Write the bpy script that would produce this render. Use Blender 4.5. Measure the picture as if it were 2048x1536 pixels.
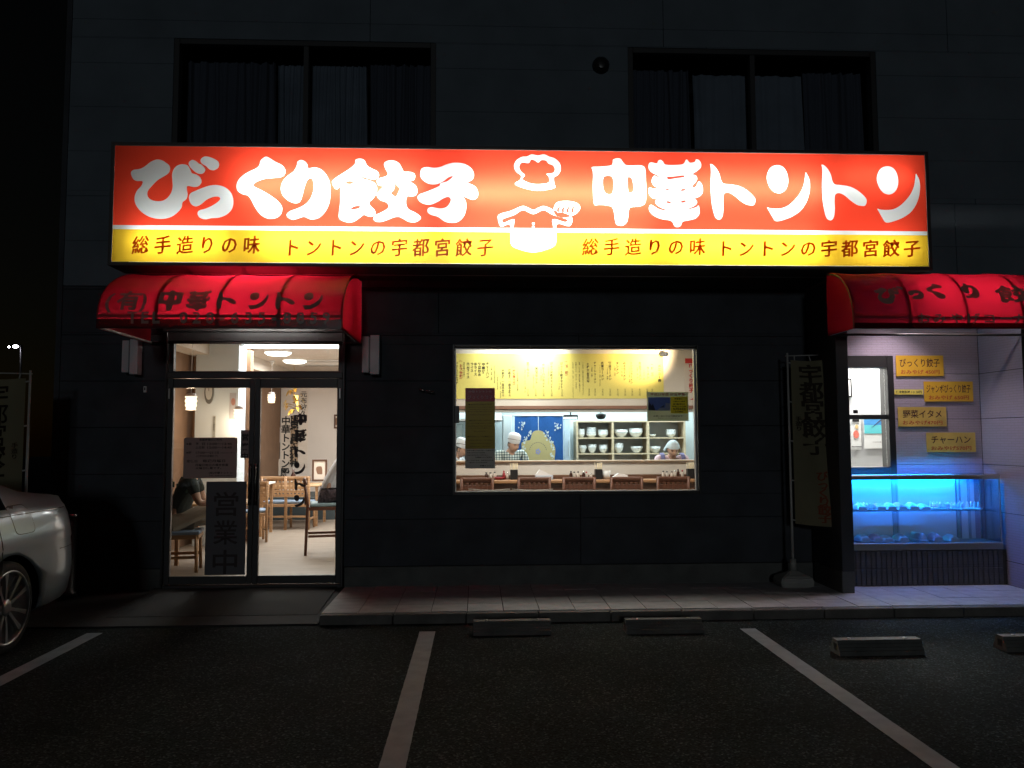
import bpy, bmesh, math, random
from math import sin, cos, pi, radians, tan, atan2, sqrt
from mathutils import Vector, Matrix
random.seed(7)
S = bpy.context.scene
for o in list(bpy.data.objects): bpy.data.objects.remove(o)
COL = S.collection

# ------------------------------------------------------------------ camera
CAM = Vector((0, -8, 1.43)); FPX = 1600.0
YAW, PIT, ROLL = radians(2.474), radians(3.93), radians(0.202)
_f = Vector((sin(YAW)*cos(PIT), cos(YAW)*cos(PIT), sin(PIT)))
_r = _f.cross(Vector((0, 0, 1))).normalized(); _u = _r.cross(_f)
_r2 = _r*cos(ROLL) - _u*sin(ROLL); _u2 = _r*sin(ROLL) + _u*cos(ROLL)
cd = bpy.data.cameras.new('camera'); cam = bpy.data.objects.new('camera', cd); COL.objects.link(cam)
cd.sensor_width = 36; cd.lens = 36*FPX/2048; cd.clip_end = 500; cd.clip_start = .05
cam.matrix_world = Matrix(((_r2.x, _u2.x, -_f.x, CAM.x), (_r2.y, _u2.y, -_f.y, CAM.y), (_r2.z, _u2.z, -_f.z, CAM.z), (0, 0, 0, 1)))
S.camera = cam

# ------------------------------------------------------------------ world, street light, exposure
W = bpy.data.worlds.new('World'); S.world = W; W.use_nodes = True
wn = W.node_tree.nodes; bg = wn['Background']
sky = wn.new('ShaderNodeTexSky'); sky.sky_type = 'NISHITA'; sky.sun_disc = False
sky.sun_elevation = radians(2); sky.sun_rotation = radians(290)
W.node_tree.links.new(sky.outputs[0], bg.inputs[0]); bg.inputs[1].default_value = 0.0008
sl = bpy.data.lights.new('street_light_sun', 'SUN'); sl.energy = 0.13; sl.angle = radians(4); sl.color = (.90, .96, 1)
slo = bpy.data.objects.new('street_light_sun', sl); COL.objects.link(slo)
slo.rotation_euler = Vector((.05, .98, -.17)).to_track_quat('-Z', 'Y').to_euler()
S.view_settings.view_transform = 'Standard'; S.view_settings.look = 'None'
S.view_settings.exposure = 0; S.view_settings.gamma = 1; S.view_settings.use_curve_mapping = False
S.cycles.max_bounces = 8; S.cycles.diffuse_bounces = 4; S.cycles.transmission_bounces = 6; S.cycles.transparent_max_bounces = 12
S.cycles.caustics_reflective = False; S.cycles.caustics_refractive = False
S.cycles.sample_clamp_indirect = 4
S.cycles.use_denoising = True

# ------------------------------------------------------------------ helpers
def ray(px, py): return _r2*((px-1024)/FPX) - _u2*((py-768)/FPX) + _f
def at(px, py, Y):
    d = ray(px, py); return CAM + d*((Y-CAM.y)/d.y)
def U(px, py, Y=0.0):
    p = at(px, py, Y); return p.x, p.z
def G(px, py, z=0.0):
    d = ray(px, py); p = CAM + d*((z-CAM.z)/d.z); return p.x, p.y

MATS = {}
def mat(name, col=(.5, .5, .5), rough=.6, metal=0., var=0., vs=6., bump=0., bs=80., emit=0., ecol=None, spec=.5, coat=0., wave=None):
    if name in MATS: return MATS[name]
    m = bpy.data.materials.new(name); m.use_nodes = True; nt = m.node_tree; N = nt.nodes; L = nt.links
    b = N['Principled BSDF']
    b.inputs['Base Color'].default_value = (*col, 1); b.inputs['Roughness'].default_value = rough
    b.inputs['Metallic'].default_value = metal; b.inputs['Specular IOR Level'].default_value = spec
    b.inputs['Coat Weight'].default_value = coat
    if emit:
        b.inputs['Emission Color'].default_value = (*(ecol or col), 1); b.inputs['Emission Strength'].default_value = emit
    tc = N.new('ShaderNodeTexCoord')
    if var:
        n = N.new('ShaderNodeTexNoise'); n.inputs['Scale'].default_value = vs; n.inputs['Detail'].default_value = 6
        L.new(tc.outputs['Object'], n.inputs['Vector'])
        if wave:
            mp = N.new('ShaderNodeMapping'); mp.inputs['Scale'].default_value = wave
            L.new(tc.outputs['Object'], mp.inputs['Vector']); L.new(mp.outputs[0], n.inputs['Vector'])
        r = N.new('ShaderNodeValToRGB'); r.color_ramp.elements[0].position = .3; r.color_ramp.elements[1].position = .7
        r.color_ramp.elements[0].color = (*[c*(1-var) for c in col], 1)
        r.color_ramp.elements[1].color = (*[min(1, c*(1+var)) for c in col], 1)
        L.new(n.outputs['Fac'], r.inputs[0]); L.new(r.outputs[0], b.inputs['Base Color'])
    if bump:
        n2 = N.new('ShaderNodeTexNoise'); n2.inputs['Scale'].default_value = bs; n2.inputs['Detail'].default_value = 4
        L.new(tc.outputs['Object'], n2.inputs['Vector'])
        bp = N.new('ShaderNodeBump'); bp.inputs['Strength'].default_value = bump; bp.inputs['Distance'].default_value = .01
        L.new(n2.outputs['Fac'], bp.inputs['Height']); L.new(bp.outputs[0], b.inputs['Normal'])
    MATS[name] = m; return m
def film(name, col, dif=.25, gloss=.04, k=1.0, rough=.25):
    """thin sheet that lets light through: backlit acrylic, awning cloth, paper"""
    if name in MATS: return MATS[name]
    m = bpy.data.materials.new(name); m.use_nodes = True; nt = m.node_tree; N = nt.nodes; L = nt.links
    N.remove(N['Principled BSDF']); out = N['Material Output']
    t = N.new('ShaderNodeBsdfTranslucent'); t.inputs[0].default_value = (*col, 1)
    d = N.new('ShaderNodeBsdfDiffuse'); d.inputs[0].default_value = (*[c*k for c in col], 1)
    g = N.new('ShaderNodeBsdfGlossy'); g.inputs['Roughness'].default_value = rough; g.inputs[0].default_value = (.8, .8, .8, 1)
    a = N.new('ShaderNodeMixShader'); a.inputs[0].default_value = dif; L.new(t.outputs[0], a.inputs[1]); L.new(d.outputs[0], a.inputs[2])
    c = N.new('ShaderNodeMixShader'); c.inputs[0].default_value = gloss; L.new(a.outputs[0], c.inputs[1]); L.new(g.outputs[0], c.inputs[2])
    L.new(c.outputs[0], out.inputs[0]); MATS[name] = m; return m
def glass(name='window_glass', tint=(.96, .98, .97), refl=.06):
    if name in MATS: return MATS[name]
    m = bpy.data.materials.new(name); m.use_nodes = True; nt = m.node_tree; N = nt.nodes; L = nt.links
    N.remove(N['Principled BSDF']); out = N['Material Output']
    t = N.new('ShaderNodeBsdfTransparent'); t.inputs[0].default_value = (*tint, 1)
    g = N.new('ShaderNodeBsdfGlossy'); g.inputs['Roughness'].default_value = .02
    lw = N.new('ShaderNodeLayerWeight'); lw.inputs[0].default_value = .25
    mm = N.new('ShaderNodeMath'); mm.operation = 'MULTIPLY_ADD'; mm.inputs[1].default_value = .5; mm.inputs[2].default_value = refl*.4
    L.new(lw.outputs['Fresnel'], mm.inputs[0])
    c = N.new('ShaderNodeMixShader'); L.new(mm.outputs[0], c.inputs[0]); L.new(t.outputs[0], c.inputs[1]); L.new(g.outputs[0], c.inputs[2])
    L.new(c.outputs[0], out.inputs[0]); MATS[name] = m; return m
def lamp_mat(name, col, s):
    if name in MATS: return MATS[name]
    m = bpy.data.materials.new(name); m.use_nodes = True; N = m.node_tree.nodes; N.remove(N['Principled BSDF'])
    e = N.new('ShaderNodeEmission'); e.inputs[0].default_value = (*col, 1); e.inputs[1].default_value = s
    m.node_tree.links.new(e.outputs[0], N['Material Output'].inputs[0]); MATS[name] = m; return m

class MB:
    def __init__(s): s.bm = bmesh.new()
    def box(s, x0, x1, y0, y1, z0, z1, m=0, bev=0, M=None):
        r = bmesh.ops.create_cube(s.bm, size=1.0)
        sc = Vector((x1-x0, y1-y0, z1-z0)); c = Vector(((x0+x1)/2, (y0+y1)/2, (z0+z1)/2))
        for v in r['verts']:
            v.co = Vector((v.co.x*sc.x, v.co.y*sc.y, v.co.z*sc.z)) + c
        fs = {f for v in r['verts'] for f in v.link_faces}
        for f in fs: f.material_index = m
        vs = r['verts']
        if bev:
            es = list({e for v in vs for e in v.link_edges})
            rr = bmesh.ops.bevel(s.bm, geom=es, offset=bev, segments=1, affect='EDGES'); vs = list({v for f in rr['faces'] for v in f.verts} | {v for v in vs if v.is_valid})
        if M is not None:
            for v in vs: v.co = M @ v.co
        return s
    def tube(s, pts, r, seg=10, m=0, cap=True, radii=None):
        pts = [Vector(p) for p in pts]; rings = []
        n = len(pts)
        for i, p in enumerate(pts):
            d = (pts[min(i+1, n-1)] - pts[max(i-1, 0)]).normalized()
            a = d.orthogonal().normalized() if i == 0 else (rings_a - d*rings_a.dot(d)).normalized()
            rings_a = a; b = d.cross(a); rr = radii[i] if radii else r
            rings.append([s.bm.verts.new(p + a*rr*cos(2*pi*k/seg) + b*rr*sin(2*pi*k/seg)) for k in range(seg)])
        for i in range(n-1):
            for k in range(seg):
                f = s.bm.faces.new((rings[i][k], rings[i][(k+1) % seg], rings[i+1][(k+1) % seg], rings[i+1][k])); f.material_index = m; f.smooth = True
        if cap:
            f = s.bm.faces.new(rings[0][::-1]); f.material_index = m
            f = s.bm.faces.new(rings[-1]); f.material_index = m
        return s
    def lathe(s, prof, c=(0, 0, 0), seg=24, m=0, M=None, smooth=True):
        c = Vector(c); rings = []
        for r, z in prof:
            ring = []
            for k in range(seg):
                v = Vector((max(r, 1e-4)*cos(2*pi*k/seg), max(r, 1e-4)*sin(2*pi*k/seg), z))
                if M is not None: v = M @ v
                ring.append(s.bm.verts.new(v + c))
            rings.append(ring)
        for i in range(len(rings)-1):
            for k in range(seg):
                f = s.bm.faces.new((rings[i][k], rings[i][(k+1) % seg], rings[i+1][(k+1) % seg], rings[i+1][k])); f.smooth = smooth; f.material_index = m
        return s
    def prism(s, poly, fn, d, m=0):
        """poly of 2D points; fn(u,v,w)->3D, extruded w 0..d"""
        a = [s.bm.verts.new(fn(u, v, 0)) for u, v in poly]; b = [s.bm.verts.new(fn(u, v, d)) for u, v in poly]; n = len(poly)
        for f in (s.bm.faces.new(a), s.bm.faces.new(b[::-1])): f.material_index = m
        for i in range(n):
            f = s.bm.faces.new((a[i], b[i], b[(i+1) % n], a[(i+1) % n])); f.material_index = m
        return s
    def quad(s, *p, m=0):
        f = s.bm.faces.new([s.bm.verts.new(q) for q in p]); f.material_index = m; return s
    def grid(s, fn, nu, nv, m=0, smooth=True):
        V = [[s.bm.verts.new(fn(i/nu, j/nv)) for j in range(nv+1)] for i in range(nu+1)]
        for i in range(nu):
            for j in range(nv):
                f = s.bm.faces.new((V[i][j], V[i+1][j], V[i+1][j+1], V[i][j+1])); f.smooth = smooth; f.material_index = m
        return s
    def sph(s, c, r, m=0, sc=(1, 1, 1), u=16, v=10):
        rr = bmesh.ops.create_uvsphere(s.bm, u_segments=u, v_segments=v, radius=r)
        for q in rr['verts']: q.co = Vector((q.co.x*sc[0], q.co.y*sc[1], q.co.z*sc[2])) + Vector(c)
        for f in {f for q in rr['verts'] for f in q.link_faces}: f.smooth = True; f.material_index = m
        return s
    def mesh(s, me, M, m=0):
        off = len(s.bm.verts); n0 = len(s.bm.faces); s.bm.from_mesh(me); s.bm.verts.ensure_lookup_table(); s.bm.faces.ensure_lookup_table()
        for v in s.bm.verts[off:]: v.co = M @ v.co if isinstance(M, Matrix) else M(v.co)
        for f in s.bm.faces[n0:]: f.material_index = m
        return s
    def build(s, name, mats, parent=None, normals=True):
        if normals: bmesh.ops.recalc_face_normals(s.bm, faces=s.bm.faces)
        me = bpy.data.meshes.new(name); s.bm.to_mesh(me); s.bm.free()
        for m in (mats if isinstance(mats, (list, tuple)) else [mats]): me.materials.append(m)
        o = bpy.data.objects.new(name, me); COL.objects.link(o)
        if parent is not None:
            o.parent = parent; o.matrix_parent_inverse = Matrix.Translation(-parent_loc(parent))
        return o
PL = {}
def parent_loc(p): return PL.get(p.name, Vector((0, 0, 0)))
def tag(o, label=None, cat=None, group=None, kind=None):
    if label: o['label'] = label
    if cat: o['category'] = cat
    if group: o['group'] = group
    if kind: o['kind'] = kind
    return o
def thing(name, label, cat, loc=(0, 0, 0), group=None):
    """Empty at the thing's base; children are modelled in world coordinates unless stated"""
    o = bpy.data.objects.new(name, None); COL.objects.link(o); o.location = loc; o.empty_display_size = .1
    PL[o.name] = Vector(loc); return tag(o, label, cat, group)
def kids(o): return [c for c in bpy.data.objects if c.parent == o]
def dup(o, loc, rz=0, label=None, parent=None, scale=None):
    c = o.copy(); COL.objects.link(c)
    if parent is not None: c.parent = parent
    else:
        c.location = loc; c.rotation_euler = (0, 0, rz)
        if scale: c.scale = scale
        if label: c['label'] = label
    for k in KIDS[o.name]:
        d = k.copy(); COL.objects.link(d); d.parent = c
        for g in KIDS.get(k.name, []):
            e = g.copy(); COL.objects.link(e); e.parent = d
    return c
KIDS = {}
def freeze(o):
    KIDS[o.name] = kids(o)
    for k in KIDS[o.name]: KIDS[k.name] = kids(k)
    return o

# ------------------------------------------------------------------ lettering
_tc = {}
def tmesh(s, off=0.0):
    key = (s, off)
    if key not in _tc:
        cu = bpy.data.curves.new('lettering', 'FONT'); cu.body = s; cu.size = 1; cu.offset = off; cu.resolution_u = 2
        o = bpy.data.objects.new('lettering', cu); COL.objects.link(o)
        me = bpy.data.meshes.new_from_object(o.evaluated_get(bpy.context.evaluated_depsgraph_get()))
        bpy.data.objects.remove(o); _tc[key] = me
    return _tc[key]
def put(mb, s, x, z, w, h, y, off=0.02, m=0, yaw=0.0, mir=1):
    """string s fills the box w x h centred at x,z on the plane y, facing -Y"""
    me = tmesh(s, off)
    if not me.vertices: return
    n = len(s); xs = [v.co.x for v in me.vertices]; cx = (min(xs)+max(xs))/2; W_ = max(xs)-min(xs)
    sx = w/max(W_, .5 if n == 1 else W_); sz = h/.95
    mb.mesh(me, lambda c: Vector((x + mir*(c.x-cx)*sx, y, z + (c.y-.38)*sz)), m)
def vput(mb, s, x, ztop, size, y, pitch=None, off=0.02, m=0, wide=1.0):
    pitch = pitch or size*1.06
    for i, ch in enumerate(s):
        if ch == ' ': continue
        me = tmesh(ch, off); xs = [v.co.x for v in me.vertices]
        if not xs: continue
        z = ztop - pitch*(i+.5)
        if ch in 'ー〜（）()～―':
            mb.mesh(me, lambda c: Vector((x + (c.y-.38)*size*wide, y, z - (c.x-.5)*size)), m)
        else:
            mb.mesh(me, lambda c: Vector((x + (c.x-.5)*size*wide, y, z + (c.y-.38)*size)), m)
def closed(pts, k=4):
    n = len(pts); out = []
    for i in range(n):
        p0, p1, p2, p3 = (Vector(pts[(i+j-1) % n]) for j in range(4))
        for q in range(k):
            t = q/k
            out.append(.5*((2*p1) + (p2-p0)*t + (2*p0-5*p1+4*p2-p3)*t*t + (3*p1-p0-3*p2+p3)*t*t*t))
    return out
def fill(loops):
    """2D loops (even-odd) -> flat mesh in XY"""
    cu = bpy.data.curves.new('outline', 'CURVE'); cu.dimensions = '2D'; cu.fill_mode = 'BOTH'
    for lp in loops:
        sp = cu.splines.new('POLY'); sp.points.add(len(lp)-1)
        for p, q in zip(sp.points, lp): p.co = (q[0], q[1], 0, 1)
        sp.use_cyclic_u = True
    o = bpy.data.objects.new('outline', cu); COL.objects.link(o)
    me = bpy.data.meshes.new_from_object(o.evaluated_get(bpy.context.evaluated_depsgraph_get()))
    bpy.data.objects.remove(o); return me

# traced lettering of the big sign: (crop origin x, y, scale) then loops in crop pixels
A_ = (200, 270, 3.938); B_ = (640, 270, 3.938); C_ = (1140, 270, 5.297); D_ = (1480, 270, 4.876)
def px(crop, pts, sh=(0, 0)): return [(crop[0]+(x+sh[0])/crop[2], crop[1]+(y+sh[1])/crop[2]) for x, y in pts]
BI = [(243,300),(262,275),(315,266),(355,245),(400,210),(450,192),(490,200),(515,215),(545,240),(552,270),(540,300),(505,325),(455,355),(410,400),(378,440),(375,480),(400,508),(440,520),(490,518),(530,495),(560,455),(572,410),(570,360),(568,310),(580,270),(610,240),(650,230),(690,240),(712,275),(725,300),(760,312),(790,335),(800,370),(780,400),(745,410),(690,402),(685,430),(690,470),(680,505),(650,530),(642,570),(610,610),(560,645),(500,660),(440,658),(380,640),(320,600),(280,545),(272,490),(290,440),(325,400),(335,365),(290,362),(260,345)]
BI1 = [(700,215),(725,196),(755,205),(780,226),(800,235),(828,268),(820,295),(795,307),(760,298),(725,270),(702,240)]
BI2 = [(792,195),(815,172),(850,170),(900,188),(935,215),(933,255),(900,277),(865,272),(835,245),(800,222)]
TSU = [(700,495),(712,460),(750,440),(810,415),(870,397),(930,395),(990,415),(1035,460),(1050,520),(1040,580),(1000,625),(940,650),(880,655),(830,664),(785,650),(768,620),(780,595),(830,580),(880,558),(930,525),(947,500),(930,485),(890,488),(840,510),(790,550),(750,562),(715,540)]
KU = [(1255,235),(1265,200),(1300,172),(1330,178),(1380,210),(1430,235),(1458,270),(1455,310),(1425,332),(1370,338),(1300,345),(1240,365),(1208,390),(1220,410),(1280,440),(1340,475),(1400,520),(1435,570),(1425,625),(1385,655),(1330,660),(1280,640),(1240,600),(1210,550),(1190,510),(1165,478),(1120,465),(1085,440),(1075,400),(1090,355),(1130,315),(1180,285),(1230,262)]
RI = [(1550,240),(1555,212),(1580,197),(1610,205),(1632,230),(1640,262),(1690,255),(1740,270),(1780,310),(1808,370),(1815,450),(1805,540),(1770,610),(1720,655),(1660,665),(1610,645),(1570,655),(1520,668),(1480,650),(1470,625),(1495,600),(1550,580),(1610,550),(1655,505),(1678,450),(1685,400),(1675,350),(1650,342),(1625,370),(1605,430),(1590,490),(1570,530),(1530,537),(1480,515),(1440,475),(1425,420),(1440,365),(1480,320),(1525,285)]
GY = [[(95,365),(120,340),(180,300),(240,260),(275,225),(280,195),(315,186),(350,198),(372,240),(410,265),(450,285),(465,315),(452,340),(420,350),(370,340),(328,326),(340,345),(380,355),(425,375),(448,410),(444,455),(420,500),(388,530),(400,560),(430,590),(436,625),(408,643),(375,640),(345,630),(310,655),(270,682),(230,690),(185,680),(150,655),(150,600),(158,540),(160,470),(162,410),(130,428),(105,400)],
      [(200,378),(225,362),(255,365),(262,380),(230,388)], [(275,440),(310,420),(350,415),(377,426),(350,425),(315,429)], [(246,518),(290,504),(327,493),(290,511)], [(240,583),(270,562),(312,558),(310,575),(270,585)],
      [(505,240),(510,215),(545,200),(590,203),(625,225),(645,260),(662,288),(700,290),(738,300),(750,325),(738,355),(700,366),(720,375),(755,400),(767,440),(755,475),(720,483),(690,482),(678,510),(680,550),(700,585),(750,610),(790,640),(790,665),(750,688),(700,685),(655,660),(620,645),(580,650),(530,670),(480,685),(435,680),(420,655),(438,630),(480,610),(530,580),(540,555),(520,530),(480,515),(456,495),(448,470),(460,445),(480,425),(498,402),(466,398),(450,375),(452,350),(480,337),(520,325),(535,305),(520,275)],
      [(590,380),(605,395),(627,420),(620,445),(600,485),(580,478),(557,455),(575,440),(588,410)]]
KO = [(790,300),(800,265),(840,252),(900,258),(950,250),(1000,230),(1060,218),(1130,225),(1185,255),(1212,300),(1205,345),(1170,370),(1138,387),(1180,385),(1225,410),(1245,455),(1235,495),(1200,510),(1160,495),(1130,485),(1150,530),(1150,590),(1130,645),(1085,685),(1030,692),(980,680),(930,645),(880,630),(850,610),(850,580),(880,568),(940,578),(990,570),(1020,540),(1030,505),(1010,487),(970,500),(920,530),(860,550),(800,535),(770,500),(780,470),(830,450),(890,425),(940,400),(950,380),(1000,365),(1035,340),(1045,323),(1010,335),(970,365),(920,387),(860,385),(815,360),(792,330)]
CHU = [[(232,340),(300,335),(380,330),(440,318),(452,290),(455,262),(490,247),(535,252),(560,285),(595,318),(660,322),(740,320),(785,335),(800,375),(803,450),(806,550),(805,680),(790,730),(750,752),(690,760),(640,768),(622,800),(618,860),(605,920),(570,955),(530,962),(490,945),(475,890),(468,830),(455,780),(430,755),(370,742),(300,740),(262,742),(250,690),(245,600),(243,500),(245,430),(240,380)],
       [(347,500),(355,450),(385,433),(430,435),(455,460),(462,510),(460,580),(445,620),(415,630),(375,615),(353,570)], [(612,450),(635,447),(660,475),(672,540),(670,595),(645,614),(620,605),(612,560),(610,500)]]
HUA = [[(830,330),(840,298),(870,290),(920,300),(935,272),(960,263),(985,280),(1010,312),(1080,318),(1180,312),(1210,295),(1225,265),(1240,260),(1258,282),(1275,293),(1320,285),(1335,258),(1365,265),(1388,300),(1385,345),(1350,378),(1298,415),(1335,430),(1347,465),(1330,500),(1300,530),(1305,560),(1335,545),(1352,510),(1370,492),(1395,520),(1407,570),(1400,620),(1365,655),(1315,675),(1340,690),(1345,720),(1320,750),(1240,790),(1330,768),(1362,748),(1372,790),(1370,840),(1330,885),(1260,905),(1195,920),(1175,960),(1150,975),(1110,970),(1085,925),(1050,905),(960,890),(880,850),(840,800),(840,755),(860,740),(890,755),(950,788),(1035,801),(960,768),(915,735),(905,700),(922,682),(870,665),(840,630),(832,580),(845,556),(880,570),(935,562),(900,545),(870,510),(868,470),(885,435),(905,432),(948,453),(930,430),(870,400),(838,365)],
       [(1030,445),(1100,440),(1200,428),(1208,445),(1120,458),(1045,470)], [(1008,577),(1030,570),(1055,580),(1030,587)], [(1170,582),(1200,568),(1230,576),(1205,592),(1178,592)], [(1018,708),(1040,699),(1070,715),(1060,725),(1030,720)], [(1175,705),(1205,692),(1230,698),(1215,712),(1185,717)]]
TO = [(795,290),(820,295),(855,330),(885,385),(900,445),(925,480),(980,488),(1060,500),(1130,530),(1190,575),(1230,620),(1235,655),(1220,688),(1190,692),(1140,680),(1080,640),(1020,590),(970,567),(930,580),(922,640),(925,720),(918,790),(900,825),(875,832),(845,810),(825,750),(810,670),(803,580),(800,480),(803,380),(800,320)]
N1 = [(262,430),(268,370),(295,320),(335,297),(385,295),(430,320),(460,375),(470,450),(455,515),(420,555),(375,568),(325,550),(285,500)]
N2 = [(265,707),(300,715),(360,718),(420,710),(480,680),(540,625),(590,560),(620,490),(632,420),(640,365),(655,385),(675,430),(682,500),(670,590),(640,670),(590,740),(520,790),(450,820),(380,840),(340,835),(310,790),(285,745)]
GLY = {'bi': [px(A_, BI), px(A_, BI1), px(A_, BI2)], 'tsu': [px(A_, TSU)], 'ku': [px(A_, KU)], 'ri': [px(A_, RI)], 'gyo': [px(B_, l) for l in GY], 'ko': [px(B_, KO)],
       'chu': [px(C_, l) for l in CHU], 'ka': [px(C_, l) for l in HUA], 'to1': [px(D_, TO, (-1086, -6))], 'n1': [px(D_, N1), px(D_, N2)], 'to2': [px(D_, TO)], 'n2': [px(D_, N1, (1073, 12)), px(D_, N2, (1075, 13))]}
# a plain chef's hat, jacket and plate instead of the sign's mascot
HATO = [(1580,345),(1582,318),(1545,290),(1528,245),(1545,200),(1590,172),(1630,168),(1668,152),(1715,160),(1765,152),(1806,170),(1850,185),(1890,225),(1895,280),(1870,318),(1842,335),(1845,385),(1852,412),(1800,430),(1700,438),(1610,420),(1540,392),(1545,372),(1565,362)]
HATI = [(1585,350),(1606,318),(1575,290),(1556,245),(1580,208),(1638,212),(1660,182),(1690,188),(1722,208),(1750,186),(1790,190),(1812,216),(1850,232),(1868,268),(1850,300),(1795,308),(1815,335),(1815,385),(1740,400),(1660,395),(1595,368)]
PLO = [(1840,590),(1850,550),(1880,525),(1950,520),(2010,530),(2045,555),(2045,590),(2010,625),(1940,650),(1880,645),(1850,625)]
DUM = [[(1870+d,610),(1866+d,585),(1885+d,562),(1896+d,560),(1884+d,585),(1884+d,608)] for d in (0, 38, 76, 114)]
JKO_OLD = [(1410,560),(1450,520),(1490,525),(1540,590),(1600,625),(1690,650),(1790,620),(1830,640),(1900,655),(1985,640),(1992,685),(1950,720),(1870,745),(1855,790),(1840,850),(1770,905),(1650,932),(1540,905),(1475,830),(1450,740),(1430,640)]
JKI_OLD = [(1440,575),(1478,560),(1530,620),(1600,655),(1690,680),(1790,655),(1850,675),(1955,670),(1935,692),(1850,718),(1810,755),(1680,766),(1560,760),(1495,742),(1465,660)]
JKO = [(1400,650),(1420,620),(1500,598),(1590,560),(1640,572),(1680,590),(1720,572),(1770,560),(1860,598),(1940,620),(1988,655),(1965,718),(1868,702),(1862,800),(1850,870),(1780,905),(1680,925),(1580,905),(1510,870),(1500,800),(1494,704),(1425,722)]
JKI = [(1440,664),(1530,630),(1600,592),(1680,624),(1760,592),(1835,630),(1942,664),(1930,686),(1832,664),(1830,755),(1680,766),(1532,755),(1530,664),(1450,690)]
HATI = [(1688+(x-1688)*.90, 290+(y-290)*.88) for x, y in HATI]
KER = [(1590,476),(1620,466),(1680,488),(1740,466),(1770,476),(1752,530),(1700,518),(1680,548),(1660,518),(1608,530)]
BTN = [[(1680+11*cos(a), y+10*sin(a)) for a in [k*pi/4 for k in range(8)]] for y in (698, 724, 748)]
GLY['emb'] = [px(B_, l) for l in [HATO, HATI, PLO] + DUM + [JKO, JKI] + BTN]

# ------------------------------------------------------------------ materials
SIDE = mat('dark_siding', (.040, .046, .055), .6, var=.25, vs=3, bump=.5, bs=180, spec=.3)
UPW = mat('upper_siding', (.125, .155, .18), .8, var=.12, vs=2, bump=.4, bs=160, spec=.1)
BACKW = mat('joint_black', (.006, .006, .007), .9)
PLIN = mat('plinth_mortar', (.10, .105, .10), .85, var=.2, vs=5, bump=.3, bs=60)
ALU = mat('dark_aluminium', (.028, .028, .028), .42, metal=.3, spec=.5)
ALU2 = mat('steel_trim', (.45, .44, .42), .35, metal=.9)
PLASTER = mat('white_plaster', (.74, .70, .64), .8, var=.05, vs=3, bump=.1, bs=120)
WHITE = mat('white_paint', (.78, .78, .76), .6, var=.03)
WOOD = mat('chair_wood', (.42, .24, .12), .45, var=.25, vs=5, wave=(1, 1, 12), bump=.05)
DWOOD = mat('dark_wood', (.12, .055, .03), .5, var=.3, vs=4, wave=(1, 1, 10))
MWOOD = mat('counter_wood', (.33, .17, .08), .4, var=.25, vs=3, wave=(.6, 8, 8), bump=.05)
GLASS = glass()
BLACK = mat('black_plastic', (.012, .012, .013), .4)
INK = mat('black_ink', (.012, .011, .010), .6)
REDINK = mat('red_ink', (.35, .02, .015), .6)

# ------------------------------------------------------------------ ground
def asphalt_mat():
    m = bpy.data.materials.new('asphalt'); m.use_nodes = True; nt = m.node_tree; N = nt.nodes; L = nt.links; b = N['Principled BSDF']
    tc = N.new('ShaderNodeTexCoord')
    v = N.new('ShaderNodeTexVoronoi'); v.inputs['Scale'].default_value = 95; L.new(tc.outputs['Object'], v.inputs['Vector'])
    r = N.new('ShaderNodeValToRGB'); e = r.color_ramp.elements; e[0].position = 0; e[0].color = (.007, .008, .008, 1); e[1].position = 1; e[1].color = (.085, .11, .115, 1)
    e2 = e.new(.72); e2.color = (.020, .029, .030, 1)
    L.new(v.outputs['Color'], r.inputs[0])
    n = N.new('ShaderNodeTexNoise'); n.inputs['Scale'].default_value = 1.3; n.inputs['Detail'].default_value = 5; L.new(tc.outputs['Object'], n.inputs['Vector'])
    mr = N.new('ShaderNodeMapRange'); mr.inputs[1].default_value = .3; mr.inputs[2].default_value = .75; mr.inputs[3].default_value = .55; mr.inputs[4].default_value = 1.15
    L.new(n.outputs['Fac'], mr.inputs[0])
    mx = N.new('ShaderNodeMix'); mx.data_type = 'RGBA'; mx.blend_type = 'MULTIPLY'; mx.inputs[0].default_value = 1
    L.new(r.outputs[0], mx.inputs[6]); L.new(mr.outputs[0], mx.inputs[7]); L.new(mx.outputs[2], b.inputs['Base Color'])
    b.inputs['Roughness'].default_value = .95; b.inputs['Specular IOR Level'].default_value = .06
    bp = N.new('ShaderNodeBump'); bp.inputs['Strength'].default_value = .9; bp.inputs['Distance'].default_value = .006
    L.new(v.outputs['Distance'], bp.inputs['Height']); L.new(bp.outputs[0], b.inputs['Normal'])
    return m
ZA = -.08
mb = MB(); mb.box(-60, 60, -30, 70, ZA-.3, ZA); tag(mb.build('ground', asphalt_mat()), kind='structure')

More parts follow.
